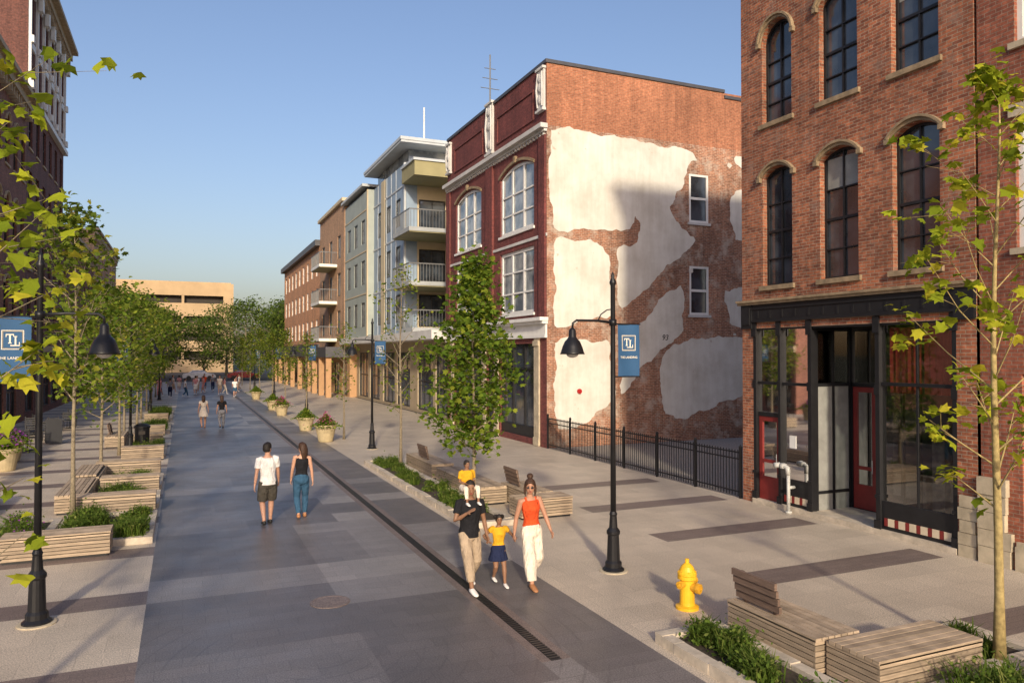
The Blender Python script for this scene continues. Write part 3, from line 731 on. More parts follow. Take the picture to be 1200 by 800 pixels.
# ---------------------------------------------------------------- parking garage at the end
T=Thing('parking_garage','tan concrete multi level parking garage','parking garage',(-10,170,0),world=True)
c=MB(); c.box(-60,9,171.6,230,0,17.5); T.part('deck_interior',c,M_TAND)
c=MB()
for z0,z1 in ((0,2.6),(4.4,6.6),(8.2,10.4),(11.7,14.4),(16.0,18.6)): c.box(-60,9.5,170,170.58,z0,z1)
for x in (-58,-44,-30,-17,7.5): c.box(x,x+2.0,169.8,170.59,0,18.62)
for x in (-8.6,-.6): c.box(x,x+.5,170.1,170.57,0,18.5)
c.box(-15,-10.4,169.75,170.6,0,14.4); c.box(9.02,9.5,170.6,230,0,18.6); c.box(-60,9,229.5,230.2,0,18.6)
c.box(-60,9,170.2,170.5,18.6,18.9)
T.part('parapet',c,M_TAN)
c=MB(); c.box(-3,4,190,197,17.5,19.7); T.part('stair_tower',c,M_TAN)

# ---------------------------------------------------------------- trees
def leafpoly(mb,c,size,rg,shape):
    th=rg.uniform(0,6.283); tilt=rg.uniform(.1,1.25); az=rg.uniform(0,6.283)
    n=Vector((math.sin(tilt)*math.cos(az),math.sin(tilt)*math.sin(az),math.cos(tilt)))
    x=n.orthogonal().normalized(); y=n.cross(x)
    u=x*math.cos(th)+y*math.sin(th); v=n.cross(u)
    s=size*rg.uniform(.55,1.2)
    if shape=='maple': P=[(0,-.5),(.22,-.38),(.5,-.3),(.34,-.02),(.42,.28),(.17,.2),(0,.55),(-.17,.2),(-.42,.28),(-.34,-.02),(-.5,-.3),(-.22,-.38)]
    elif shape=='oval': P=[(0,-.5),(.28,-.15),(.25,.2),(0,.5),(-.25,.2),(-.28,-.15)]
    else: P=[(0,-.5),(.38,0),(0,.5),(-.38,0)]
    o=len(mb.v)
    for a,b in P:
        q=c+u*(a*s)+v*(b*s)-n*(a*a*s*.7); mb.v.append((q.x,q.y,q.z))
    mb.face(range(o,o+len(P)))
def tree(name,label,loc,H,tr,cb,cr,nl,ls,seed,lm,bm,shape='quad',prof=None,nb=26,rise=(.5,.9),group='street trees along the paved street',lean=0,spread=.16,subs=3,bt=1):
    rg=random.Random(seed); T=Thing(name,label,'tree',loc,rg.uniform(0,6),group)
    t=MB(); l=MB()
    K=9; ph=rg.uniform(0,6)
    tp=[Vector((math.sin(ph+i*.8)*.04*H*.18*i/K+lean*i/K,math.cos(ph+i*.7)*.04*H*.18*i/K,H*.97*i/K)) for i in range(K+1)]
    t.tube(tp,[tr*1.35 if i==0 else tr*(1-.88*i/K) for i in range(K+1)],9)
    def tpos(z):
        f=min(.999,max(0,z/(H*.97)))*K; i=int(f); return tp[i].lerp(tp[i+1],f-i)
    if prof is None: prof=lambda f:math.sin(math.pi*min(1,(f*.85+.15)))**.7
    P=[]
    for b in range(nb):
        f=(b+rg.random()*.8)/nb; z=cb+(H-cb)*f*.96; az=b*2.399+rg.uniform(-.4,.4)
        ln=cr*prof(f)*rg.uniform(.6,1.2); up=rg.uniform(*rise)
        p0=tpos(z); d=Vector((math.cos(az),math.sin(az),up)).normalized()
        p1=p0+d*ln*.5; p2=p1+(d+Vector((0,0,rg.uniform(-.1,.35)))).normalized()*ln*.55
        rr=bt*max(.006,tr*.4*(1-.75*f)); t.tube([p0,p1,p2],[rr,rr*.65,rr*.2],5,caps=False)
        P+=[p0.lerp(p1,.6),p1,p1.lerp(p2,.5),p2,p2]
        for s_ in range(subs):
            q=p1.lerp(p2,rg.random()) if rg.random()<.7 else p0.lerp(p1,.3+.7*rg.random())
            d2=Vector((math.cos(az+rg.uniform(-1.3,1.3)),math.sin(az+rg.uniform(-1.3,1.3)),rg.uniform(-.1,.8))).normalized()
            e=q+d2*ln*rg.uniform(.25,.5); t.tube([q,e],[rr*.4,rr*.15],4,caps=False); P+=[q.lerp(e,.6),e,e]
    P.append(tp[-1]); w=[rg.random()**1.7 for _ in P]
    for c in rg.choices(P,w,k=nl):
        leafpoly(l,c+Vector((rg.gauss(0,spread),rg.gauss(0,spread),rg.gauss(0,spread)-.02)),ls,rg,shape)
    T.part('trunk',t,bm,smooth=True); T.part('crown',l,lm)
    return T.e
ovalp=lambda f:max(.2,(1-f)**.6*min(1,.6+f*2.4))
col_=lambda f:max(.2,math.sin(math.pi*(.18+.8*f)))
tree('maple_tree','young bushy green maple tree in the kerbed planting bed',(6.3,16.7,.1),6.0,.055,1.3,1.2,4200,.145,11,M_LF1,M_BARK,'maple',ovalp,36,(.3,.9),spread=.16)
tree('young_tree','thin sparse young tree in the kerbed planting bed',(6.5,24.0,.1),6.7,.05,1.6,1.2,520,.13,12,M_LF2,M_BARK,'oval',col_,26,(.7,1.3),spread=.12)
tree('young_tree','thin yellow-barked young tree with sparse yellow-green leaves beside slatted benches',(8.95,5.95,.1),7.3,.058,1.7,1.5,640,.175,13,M_LF3,M_BARKY,'maple',col_,30,(.6,1.2),spread=.08,bt=.65,subs=2)
tree('young_tree','sparse young tree in a planting bed with low shrubs',(-2.25,19.3,.1),7.1,.055,2.4,1.3,1300,.15,14,M_LF2,M_BARK,'maple',col_,28,(.6,1.2),spread=.16)
tree('young_tree','leafy young tree with large green leaves beside the paved street',(-2.1,8.05,0),7.6,.065,1.6,1.6,760,.18,15,M_LF3,M_BARK,'maple',col_,30,(.2,.8),spread=.1,subs=2,bt=.7)
for i,(x,y,h,cr,nl) in enumerate([(-2.3,26,5.8,1.35,2200),(-2.2,31.5,6.2,1.6,3000),(-2.4,37,6.4,1.7,3100),(-2.2,43,6.6,1.8,3000),(-2.3,49,6.6,1.8,2900),(-2.3,56,6.9,1.9,2800),(-2.3,64,7.2,2.1,2600),(-2.3,73,7.3,2.2,2600),(-2.3,84,7.6,2.3,2500)]):
    tree('street_tree','bushy green street tree beside the paved street',(x,y,0),h,.055,1.8,cr,nl,.155+.003*i,30+i,[M_LF1,M_LF2][i%2],M_BARK,'oval',None,34,(.4,.9),spread=.19)
for i,(x,y,h) in enumerate([(6.5,33.5,5.2),(6.4,44,5),(6.3,53,5.5),(6.4,62,5.5),(6.3,72,6),(6.4,84,6),(6.4,96,6)]):
    tree('young_tree','small upright young tree on the paved sidewalk',(x,y,0),h,.045,1.7,.8,[420,700][i%2] if i<2 else 1200,.13+.01*i,60+i,M_LF2,M_BARK,'quad',col_,22,(.7,1.2),spread=.14)
big=lambda f:max(.35,math.sin(math.pi*(.12+.82*f)))
for i,(x,y,h,cr) in enumerate([(-16,118,11.5,5.5),(-9,124,10,5),(-3,128,10.5,5),(3,134,9,5),(9,128,12,5.5),(14,122,11.5,5.5),(12.5,112,9.5,4),(20,130,12.5,6),(26,126,12,6),(-22,126,12,6),(7,145,12,6),(-8,146,11.5,6),(17,146,13,6)]):
    tree('park_tree','large leafy green tree at the end of the street',(x,y,0),h,.25,1.6,cr,3400,.42,90+i,M_LF4,M_BARK,'quad',big,40,(.1,.7),group='large trees at the end of the street',spread=.55)

# ---------------------------------------------------------------- street lamps
def banner(T,sx):
    for z in (4.28,3.36):
        c=MB(); c.tube([(0,0,z),(sx*.56,0,z)],[.014,.012],6); T.part('banner_bracket',c,M_IRON)
    xa,xb=sorted((sx*.1,sx*.54)); n=10; m_=8
    def bz(x,z): return .012*math.sin((x-xa)*14+z*3)
    c=MB()
    for k in range(n):
        for j in range(m_):
            a=xa+(xb-xa)*k/n; b=xa+(xb-xa)*(k+1)/n; z0=3.37+.9*j/m_; z1=3.37+.9*(j+1)/m_
            c.poly([(a,bz(a,z0),z0),(b,bz(b,z0),z0),(b,bz(b,z1),z1),(a,bz(a,z1),z1)])
    b=T.part('banner',c,M_BLUE,smooth=True)
    cx=(xa+xb)/2; c=MB()
    for yy,sg in ((-.005,1),(.005,-1)):
        F=lambda x,y,yy=yy,sg=sg:(cx+sg*x,bz(cx+sg*x,y)+yy,y)
        def rc(x0,x1,z0,z1,m=0):
            c.cur=m; k=4
            for i in range(k):
                for j in range(k):
                    c.poly([F(x0+(x1-x0)*i/k,z0+(z1-z0)*j/k),F(x0+(x1-x0)*(i+1)/k,z0+(z1-z0)*j/k),F(x0+(x1-x0)*(i+1)/k,z0+(z1-z0)*(j+1)/k),F(x0+(x1-x0)*i/k,z0+(z1-z0)*(j+1)/k)])
            c.cur=0
        zc=3.95
        def ring(s,t,m): rc(-s,s,zc+s-t,zc+s,m); rc(-s,s,zc-s,zc-s+t,m); rc(-s,-s+t,zc-s+t,zc+s-t,m); rc(s-t,s,zc-s+t,zc+s-t,m)
        ring(.135,.009,0); ring(.119,.004,1)
        # serif T and L, interlocked
        rc(-.045,-.024,zc-.04,zc+.082); rc(-.085,.014,zc+.068,zc+.082); rc(-.085,-.075,zc+.04,zc+.068); rc(.004,.014,zc+.045,zc+.068); rc(-.056,-.013,zc-.05,zc-.04)
        rc(.022,.042,zc-.08,zc+.05); rc(.01,.054,zc+.042,zc+.052); rc(-.03,.085,zc-.085,zc-.071); rc(.074,.085,zc-.071,zc-.03)
        put_text(c,text_geo('THE LANDING',.053),lambda x,y:F(x,3.68+y))
    T.part('logo',c,[M_BCREAM,M_GOLD],b)
def lamp(loc,sx):
    T=Thing('street_lamp','black cast iron street lamp with bell shade and blue banner','street lamp',loc,0,'black street lamps along the street')
    c=MB(); c.lathe([(.19,0),(.19,.04),(.145,.08),(.145,.15),(.115,.19),(.1,.62),(.118,.65),(.118,.69),(.075,.75),(.06,.95),(.07,.98),(.05,1.03)],0,0,16); T.part('base',c,M_IRON)
    c=MB(); c.lathe([(.05,1.0),(.044,3.0),(.04,4.95),(.058,4.98),(.058,5.02),(.028,5.08),(.032,5.13),(.0,5.2)],0,0,12); T.part('pole',c,M_IRON,smooth=True)
    c=MB(); zA=4.3
    c.tube([(0,0,zA),(sx*.3,0,zA+.03),(sx*.72,0,zA+.03),(sx*.79,0,zA-.02),(sx*.8,0,zA-.12)],[.025,.022,.02,.02,.02],8)
    c.tube([(0,0,zA+.24),(sx*.12,0,zA+.22),(sx*.24,0,zA+.14),(sx*.3,0,zA+.03)],[.011]*4,6)
    c.lathe([(.065,zA-.05),(.065,zA+.06)],0,0,10)
    T.part('arm',c,M_IRON,smooth=True)
    c=MB(); zz=zA-.12; c.lathe([(.03,zz+.02),(.06,zz-.02),(.065,zz-.13),(.09,zz-.17),(.13,zz-.21),(.17,zz-.3),(.2,zz-.4),(.215,zz-.43),(.205,zz-.43),(.16,zz-.3)],sx*.8,0,20)
    s=T.part('lamp_shade',c,M_IRON,smooth=True)
    c=MB(); c.ell((sx*.8,0,zz-.41),.11,.11,.08,12,8); T.part('bulb',c,M_CONC,s,smooth=True)
    c=MB(); c.lathe([(.25,0.001),(.25,.015),(.23,.02)],0,0,20); T.part('footing',c,M_LIME)
    banner(T,-sx)
    return T.e
l1=lamp((6.85,11.3,0),-1)
for y in (29.6,47,65,84): dup(l1,(6.85,y,0))
l2=lamp((-1.86,12.3,0),1)
for y in (32,50,68): dup(l2,(-1.86,y,0))

# ---------------------------------------------------------------- hydrant
T=Thing('fire_hydrant','yellow cast iron fire hydrant on the pavement','fire hydrant',(6.84,9.2,0),R(20))
c=MB(); c.lathe([(.17,0),(.17,.04),(.115,.06),(.11,.1),(.105,.42),(.14,.44),(.14,.49),(.115,.5)],0,0,20); T.part('barrel',c,M_YEL)
c=MB(); c.lathe([(.14,.5),(.14,.53),(.115,.56),(.09,.62),(.05,.66),(.03,.67),(.03,.73),(.0,.735)],0,0,20)
for k in range(8):
    a=k*PI/4; c.tube([(.125*math.cos(a),.125*math.sin(a),.47),(.125*math.cos(a),.125*math.sin(a),.555)],[.012,.012],6)
T.part('bonnet',c,M_YEL)
for p,q,r_ in (((-.1,0,.38),(-.21,0,.38),.06),((.1,0,.38),(.21,0,.38),.06),((0,-.08,.33),(0,-.22,.33),.08)):
    c=MB(); P_,Q_=Vector(p),Vector(q); c.tube([P_,P_.lerp(Q_,.7)],[r_*.8]*2,12); c.tube([P_.lerp(Q_,.66),Q_],[r_,r_*.95],8); c.tube([Q_,Q_+(Q_-P_).normalized()*.03],[.022,.022],5); T.part('outlet_cap',c,M_YELD)

# ---------------------------------------------------------------- benches
def bench(x0,x1,y0,y1,back=None,h=.46,label='weathered slatted timber block bench beside a planting bed'):
    cx,cy=(x0+x1)/2,(y0+y1)/2
    T=Thing('bench',label,'bench',(cx,cy,0),0,'slatted timber benches along the street',world=True)
    c=MB(); c.box(x0+.04,x1-.04,y0+.04,y1-.04,0.0,h-.06); T.part('base',c,M_BLACK)
    c=MB(); z=.05
    while z+.05<h-.02:
        c.box(x0,x1,y0,y0+.035,z,z+.052); c.box(x0,x1,y1-.035,y1,z,z+.052)
        c.box(x0,x0+.035,y0+.037,y1-.037,z,z+.052); c.box(x1-.035,x1,y0+.037,y1-.037,z,z+.052); z+=.066
    T.part('side_panel',c,M_WOOD)
    c=MB()
    if x1-x0>y1-y0:
        y=y0
        while y+.09<=y1+.001: c.box(x0-.01,x1+.01,y,y+.085,h-.045,h); y+=.1
    else:
        x=x0
        while x+.09<=x1+.001: c.box(x,x+.085,y0-.01,y1+.01,h-.045,h); x+=.1
    T.part('seat',c,M_WOOD)
    if back:
        bx0,bx1,by0,by1=back; c=MB()
        for k in range(4):
            z=h+.05+k*.1; o=.05*k
            c.box(bx0-o*.5,bx0-o*.5+.04,by0,by1,z,z+.085)
        for y in (by0+.1,by1-.15): c.hexa([(bx0+.042,y,h),(bx0+.09,y,h),(bx0+.09,y+.05,h),(bx0+.042,y+.05,h),(bx0-.03,y,h+.42),(bx0+.02,y,h+.42),(bx0+.02,y+.05,h+.42),(bx0-.03,y+.05,h+.42)])
        T.part('backrest',c,M_WOODD)
    return T.e
bk='weathered slatted timber bench with dark slatted backrest'
bench(6.72,7.42,6.62,8.15,(6.82,7.0,7.3,8.1),label=bk)
bench(6.85,8.5,5.85,6.58)
bench(6.75,7.45,17.4,21.0)
bench(7.0,8.3,15.5,16.2)
bench(7.5,8.2,16.3,17.9,(7.6,7.7,17.0,17.8),label=bk)
bench(6.8,7.5,21.6,24.4,(6.95,7.1,22.5,23.4),label=bk)
bench(-3.0,-1.25,15.9,16.55)
bench(-2.35,-.6,19.6,20.25,h=.5)
bench(-2.75,-2.1,20.3,23.0)
bench(-2.0,-.6,22.4,23.0,h=.5)
bench(-2.4,-.65,25.6,26.2,h=.5)
bench(-2.75,-2.1,23.2,25.4,h=.5)
bench(-2.0,-.65,29.5,30.1,h=.5)
bench(-2.9,-2.2,34,36.4,(-2.8,-2.7,34.6,35.6),label=bk)
bench(-2.0,-.8,34.6,35.2)
bench(-2.0,-.8,38.5,39.1)
bench(-2.0,-.8,46,46.6)
bench(-6.8,-5.0,17,17.6)
bench(-4.9,-4.2,20,22.4)

# ---------------------------------------------------------------- planting beds
def bed(x0,x1,y0,y1,seed,n=900,bushy=.0,label='kerbed planting bed with green grasses',purple=0):
    rg=random.Random(seed); cx,cy=(x0+x1)/2,(y0+y1)/2
    T=Thing('planting_bed',label,'planting bed',(cx,cy,0),0,world=True)
    c=MB(); k=.16
    def run(xa,xb,ya,yb,alongx):
        a,b=(xa,xb) if alongx else (ya,yb); t=a
        while t<b-.01:
            e=min(b,t+rg.uniform(.6,.95)); 
            if b-e<.25: e=b
            z=.13+rg.uniform(-.012,.012); j=rg.uniform(-.008,.008)
            if alongx: c.box(t+.005,e-.005,ya+j,yb+j,0,z)
            else: c.box(xa+j,xb+j,t+.005,e-.005,0,z)
            t=e
    run(x0,x1,y0,y0+k,True); run(x0,x1,y1-k,y1,True); run(x0,x0+k,y0+k,y1-k,False); run(x1-k,x1,y0+k,y1-k,False)
    T.part('kerb',c,M_KERB)
    c=MB(); c.box(x0+k,x1-k,y0+k,y1-k,0,.07); T.part('soil',c,M_SOIL)
    c=MB()
    ncl=max(4,int((x1-x0)*(y1-y0)*3.2)); 
    cl=[(rg.uniform(x0+.25,x1-.25),rg.uniform(y0+.25,y1-.25),rg.uniform(.1,.26)*(1+bushy)) for _ in range(ncl)]
    for _ in range(n):
        px,py,hh=rg.choice(cl); s=hh*.6
        bx=min(x1-k-.02,max(x0+k+.02,px+rg.gauss(0,s*.5))); by=min(y1-k-.02,max(y0+k+.02,py+rg.gauss(0,s*.5)))
        az=rg.uniform(0,6.283); h=hh*rg.uniform(.6,1.2); ln=h*rg.uniform(.3,1.0); w=.009
        dx,dy=math.cos(az),math.sin(az)
        p=Vector((bx,by,.06)); m=p+Vector((dx*ln*.35,dy*ln*.35,h*.75)); e=p+Vector((dx*ln,dy*ln,h)); sd=Vector((-dy,dx,0))*w
        o=len(c.v); c.v+=[tuple(p-sd),tuple(p+sd),tuple(m+sd),tuple(m-sd),tuple(e)]; c.face((o,o+1,o+2,o+3)); c.face((o+3,o+2,o+4))
    if bushy:
        for _ in range(int(n*1.4)):
            px,py,hh=rg.choice(cl); leafpoly(c,Vector((min(x1-.1,max(x0+.1,px+rg.gauss(0,hh*.5))),min(y1-.1,max(y0+.1,py+rg.gauss(0,hh*.5))),.08+abs(rg.gauss(0,hh*.5)))),.06,rg,'oval')
    T.part('foliage',c,M_GRASS)
    if purple:
        c=MB()
        for _ in range(purple): 
            px,py,hh=rg.choice(cl); leafpoly(c,Vector((px+rg.gauss(0,.1),py+rg.gauss(0,.1),.15+hh*rg.random())),.05,rg,'oval')
        T.part('flowers',c,M_PURP)
    return T.e
bed(5.65,6.68,3.0,8.3,1,3600,.1,'kerbed planting bed with yellow-green grasses beside the bench')
bed(6.7,9.7,2.4,5.8,2,4200,.6,'kerbed planting bed with low green shrubs and a young tree')
bed(8.56,9.7,5.82,7.0,3,700)
bed(5.65,6.7,15.2,25.6,4,6500,.1,'long kerbed planting bed with green ground cover and yellowing grasses')
bed(-2.4,-.55,16.6,19.5,5,4800,.4,'kerbed planting bed filled with low green shrubs')
bed(-2.05,-.55,20.3,22.35,6,2200,.35)
bed(-2.0,-.55,23.1,25.5,7,2400,.3)
bed(-2.0,-.6,30.2,34,8,2600,.6)
bed(-3.4,-2.45,16.6,19.4,9,2400,.6,'kerbed planting bed with leafy shrubs and purple flowers',200)
bed(-2.0,-.6,39.2,44,10,2400,.8)
bed(-2.0,-.6,46.7,54,12,2600,.8)

# ---------------------------------------------------------------- flower pots
def pot(loc,sc,fm,seed,label):
    rg=random.Random(seed); T=Thing('flower_pot',label,'flower pot',loc,0,'large round flower pots along the paved street')
    c=MB(); c.lathe([(.26*sc,0),(.28*sc,.03),(.38*sc,.5*sc),(.44*sc,.58*sc),(.45*sc,.66*sc),(.41*sc,.66*sc),(.39*sc,.58*sc)],0,0,24); T.part('pot',c,M_POT)
    c=MB()
    for _ in range(1500):
        a=rg.uniform(0,6.283); r=abs(rg.gauss(0,.28))*sc; leafpoly(c,Vector((r*math.cos(a),r*math.sin(a),.6*sc+max(-.1,.55-r*.85)*rg.random())),.1,rg,'oval')
    T.part('foliage',c,M_LF1)
    if fm:
        c=MB()
        for _ in range(260):
            a=rg.uniform(0,6.283); r=abs(rg.gauss(0,.3))*sc; leafpoly(c,Vector((r*math.cos(a),r*math.sin(a),.66*sc+max(0,.55-r*.8)*(.6+.5*rg.random()))),.07,rg,'oval')
        T.part('flowers',c,fm)
pot((5.6,32.9,0),1.1,M_PINK,1,'large tan round pot with pink flowers and trailing foliage')
pot((5.5,38,0),1.0,None,2,'large tan round pot with green foliage')
pot((5.5,48,0),1.0,M_PINK,3,'large tan round pot with pink flowers and trailing foliage')
pot((5.5,53,0),1.0,None,4,'large tan round pot with green foliage')
pot((5.5,66,0),1.0,None,5,'large tan round pot with green foliage')
for i,(x,y) in enumerate([(-5.9,30),(-5.6,31.3),(-6.0,32.6),(-5.3,28.8)]): pot((x,y,0),1.1,M_PURP,10+i,'round planter overflowing with purple flowers on the cafe terrace')

# ---------------------------------------------------------------- terrace bits
def table(loc,rz):
    T=Thing('cafe_table','black metal round cafe table on the pavement','table',loc,rz,'cafe tables on the pavement')
    c=MB(); c.lathe([(.38,.72),(.4,.73),(.4,.75),(.38,.76)],0,0,20); T.part('table_top',c,M_BLACK)
    c=MB(); c.tube([(0,0,0),(0,0,.72)],[.03,.03],8); c.lathe([(.24,0),(.24,.02),(.03,.05)],0,0,14); T.part('leg',c,M_BLACK)
    return T.e
def chair(loc,rz):
    T=Thing('cafe_chair','black metal cafe chair on the pavement','chair',loc,rz,'cafe chairs on the pavement')
    c=MB(); c.box(-.21,.21,-.2,.2,.43,.46); T.part('seat',c,M_BLACK)
    c=MB(); 
    for k in range(4): c.box(-.2,.2,.2+.01*k,.22+.01*k,.55+k*.09,.6+k*.09)
    c.box(-.21,-.18,.19,.25,.46,.93); c.box(.18,.21,.19,.25,.46,.93); T.part('backrest',c,M_BLACK)
    for x in (-.19,.19):
        for y in (-.18,.18):
            c=MB(); c.tube([(x*1.08,y*1.1,0),(x,y,.43)],[.013,.013],6); T.part('leg',c,M_BLACK)
    return T.e
tb=table((-5.2,25.5,0),0); ch=chair((-5.2,26.2,0),0)
for x,y in ((-6.6,27.5),(-5.4,38.5),(-6.4,41),(-5.3,44),(-5.6,34.5)):
    dup(tb,(x,y,0))
    dup(ch,(x,y+.65,0),0); dup(ch,(x,y-.65,0),math.pi)
dup(ch,(-5.2,24.85,0),math.pi)
T=Thing('sandwich_board','black chalkboard sandwich sign on the pavement','sign',(-5.0,36.6,0),.2)
for s in (1,-1):
    c=MB(); c.hexa([(-.3,-s*.25,0.05),(.3,-s*.25,.05),(.3,-s*.22,.05),(-.3,-s*.22,.05),(-.3,-s*.02,1.05),(.3,-s*.02,1.05),(.3,s*.01,1.05),(-.3,s*.01,1.05)]); T.part('board',c,M_BLACK)
T=Thing('litter_bin','black metal litter bin beside the street','bin',(-1.5,32.9,0)); c=MB(); c.lathe([(.24,0),(.26,.05),(.27,.85),(.3,.88),(.3,.93),(.2,1.02),(.1,1.04)],0,0,18); T.part('bin_body',c,M_IRON)
c=MB(); c.box(-.12,.12,-.285,-.262,.62,.76); T.part('opening',c,M_DARK)

# ---------------------------------------------------------------- people
def clothm(n,c):
    m=mat('cloth_'+n,c,.9,.16,9,spec=.2)
    nt=m.node_tree; b=nt.nodes['Principled BSDF']; tc=N(nt,'ShaderNodeTexCoord').outputs['Object']
    mp=N(nt,'ShaderNodeMapping'); mp.inputs['Scale'].default_value=(1.3,1.3,.7); mp.inputs['Rotation'].default_value=(.3,.4,0); L(nt,tc,mp.inputs[0])
    bump(nt,b,noise(nt,mp.outputs[0],12,2,.45),.9,.05); return m
SK1=mat('skin_light',(.5,.28,.19),.55,.06,20); SK2=mat('skin_brown',(.23,.12,.07),.55,.06,20); SK3=mat('skin_tan',(.4,.21,.135),.55,.06,20)
H_BR=mat('hair_brown',(.05,.024,.013),.6,.4,60,bs=.5,bscale=120); H_BK=mat('hair_black',(.014,.01,.008),.6,.4,60,bs=.5,bscale=120)
C_WH=clothm('white',(.75,.74,.72)); C_BK=clothm('black',(.014,.014,.017)); C_OL=clothm('olive_grey',(.075,.068,.055)); C_JN=clothm('denim',(.035,.09,.16)); C_KH=clothm('khaki',(.36,.28,.2))
C_NV=clothm('navy',(.014,.02,.055)); C_YE=clothm('mustard_yellow',(.62,.33,.02)); C_RD=clothm('orange_red',(.6,.075,.02)); C_CR=clothm('cream',(.68,.6,.5)); C_PK=clothm('pink',(.55,.25,.25)); C_GR=clothm('grey',(.2,.2,.22))
S_WH=mat('shoe_white',(.7,.68,.65),.5); S_BK=mat('shoe_black',(.02,.02,.02),.5); S_TN=mat('shoe_tan',(.35,.16,.07),.5)
EYEM=mat('eye_dark',(.01,.008,.008),.2,0); LIPM=mat('lips',(.3,.08,.07),.5,.05)
def ik(a,b,l1,l2,pole):
    a=Vector(a); b=Vector(b); d=b-a; Ln=d.length; mx=(l1+l2)*.995
    if Ln>mx: b=a+d*(mx/Ln); d=b-a; Ln=mx
    u=d/Ln; x=(l1*l1-l2*l2+Ln*Ln)/(2*Ln); h=math.sqrt(max(0,l1*l1-x*x))
    p=Vector(pole); p=(p-u*p.dot(u)).normalized(); return a+u*x+p*h,b
def person(label,loc,rz,H,skin,hairm,top,bottom,shoe,female=False,legs=((.13,.0),(-.12,.05)),hands=None,sleeve=.55,blen=1.0,hair='short',flare=1.0,voxel=.008,turn=0,group=None,ride=False,wide=1.0,skirt=False,glasses=False,tilt=0,sway=0):
    T=Thing('person',label,'person',loc,rz,group)
    def V(x,y,z): return Vector((x*H+sway*H*math.sin(max(0,min(1,z/.8))*PI),y*H,z*H))
    k=.93 if female else 1.0
    hs=.085 if ride else .05; sw=.098*k*wide
    pel=.515
    ank=[]; kn=[]; hip=[]
    for s,(fy,lift) in zip((1,-1),legs):
        h=V(s*hs,0,pel)
        if ride: a=V(s*.105,.27,pel-.2)
        else: a=V(s*.045,fy,.045+lift)
        q,a=ik(h,a,.245*H,.238*H,(s*.15,1,.1 if not ride else 1.2)); hip.append(h); kn.append(q); ank.append(a)
    sh=[V(s*sw,-.004,.805+s*sway*.5) for s in (1,-1)]
    if hands is None: hands=((.15,.07,.45),(-.15,-.07,.46))
    el=[]; wr=[]
    for i,s in enumerate((1,-1)):
        q,w_=ik(sh[i],Vector(hands[i])*H,.17*H,.145*H,(s*.5,-1,-.2)); el.append(q); wr.append(w_)
    if female: TP=[(.455,0,.04,.04),(.48,0,.083,.06),(.51,-.003,.096,.066),(.55,0,.088,.06),(.6,.002,.07,.048),(.63,.003,.066,.046),(.68,.005,.075,.053),(.725,.01,.083,.066),(.77,.003,.085,.055),(.80,-.002,.082,.045),(.825,-.006,.06,.036),(.84,-.008,.034,.03),(.86,-.004,.026,.028),(.885,.002,.026,.029)]
    else: TP=[(.455,0,.04,.04),(.48,0,.078,.058),(.51,-.002,.086,.062),(.55,0,.082,.058),(.6,.002,.077,.053),(.64,.003,.08,.054),(.69,.004,.09,.059),(.74,.006,.099,.063),(.775,.002,.1,.057),(.80,-.002,.094,.047),(.825,-.006,.066,.039),(.84,-.008,.04,.034),(.86,-.004,.032,.033),(.885,.002,.031,.034)]
    TP=[(z,y,rx*wide,ry*wide) for z,y,rx,ry in TP]
    def torso(mb,z0,z1,g):
        P=[t for t in TP if z0-1e-6<=t[0]<=z1+1e-6]
        mb.tube([V(0,t[1],t[0]) for t in P],[((t[2]+g)*H,(t[3]+g)*H) for t in P],18,side=(1,0,0))
    b=MB(); torso(b,.45,.89,0)
    Fv=lambda x,y,z:Vector((x*H,y*H,z*H))
    for i in range(2):
        m=hip[i].lerp(kn[i],.45); cf=kn[i].lerp(ank[i],.3)
        b.tube([hip[i]+Vector((0,0,.02*H)),m,kn[i],cf,kn[i].lerp(ank[i],.7),ank[i]],[.05*H*wide,.047*H*wide,.033*H,.034*H,.024*H,.02*H],12)
        b.tube([sh[i]+Vector(((-.03 if i==0 else .03)*H,0,.005*H)),sh[i],sh[i].lerp(el[i],.5),el[i],el[i].lerp(wr[i],.35),wr[i]],[.028*H,.031*H,.026*H,.021*H,.021*H,.0135*H],10)
        s=1 if i==0 else -1
        d=(wr[i]-el[i]).normalized(); fw=Vector((0,1,0)); sd=(fw-d*fw.dot(d)).normalized()
        pe=wr[i]+d*.05*H
        b.tube([wr[i]-d*.006*H,wr[i]+d*.02*H,pe],[(.014*H,.011*H),(.023*H,.010*H),(.022*H,.008*H)],10,side=tuple(sd))
        inw=Vector((-s,0,0)); 
        for q,(o,ln) in enumerate(((.017,.038),(.006,.043),(-.006,.040),(-.017,.031))):
            p0=pe+sd*o*H-d*.008*H; p1=p0+d*ln*.55*H+inw*.004*H+sd*o*.1*H; p2=p1+d*ln*.4*H+inw*.014*H
            b.tube([p0,p1,p2],[.0058*H,.0052*H,.0042*H],6)
        p0=wr[i]+d*.018*H+sd*.016*H; p1=p0+(d*.5+sd*.8).normalized()*.022*H; p2=p1+(d*.9+sd*.3).normalized()*.02*H
        b.tube([p0,p1,p2],[.008*H,.0066*H,.005*H],6)
        f0=ank[i]; b.tube([f0+Fv(0,-.012,-.018),f0+Fv(0,.03,-.026),f0+Fv(0,.085,-.034)],[(.02*H,.022*H),(.022*H,.018*H),(.02*H,.009*H)],8,side=(1,0,0))
    hz=.868; ct,st_=math.cos(turn),math.sin(turn)
    def HV(x,y,z): y=y-tilt*z*.6; return V(x*ct-y*st_,x*st_+y*ct+.004,hz+z-tilt*max(0,y)*.5)
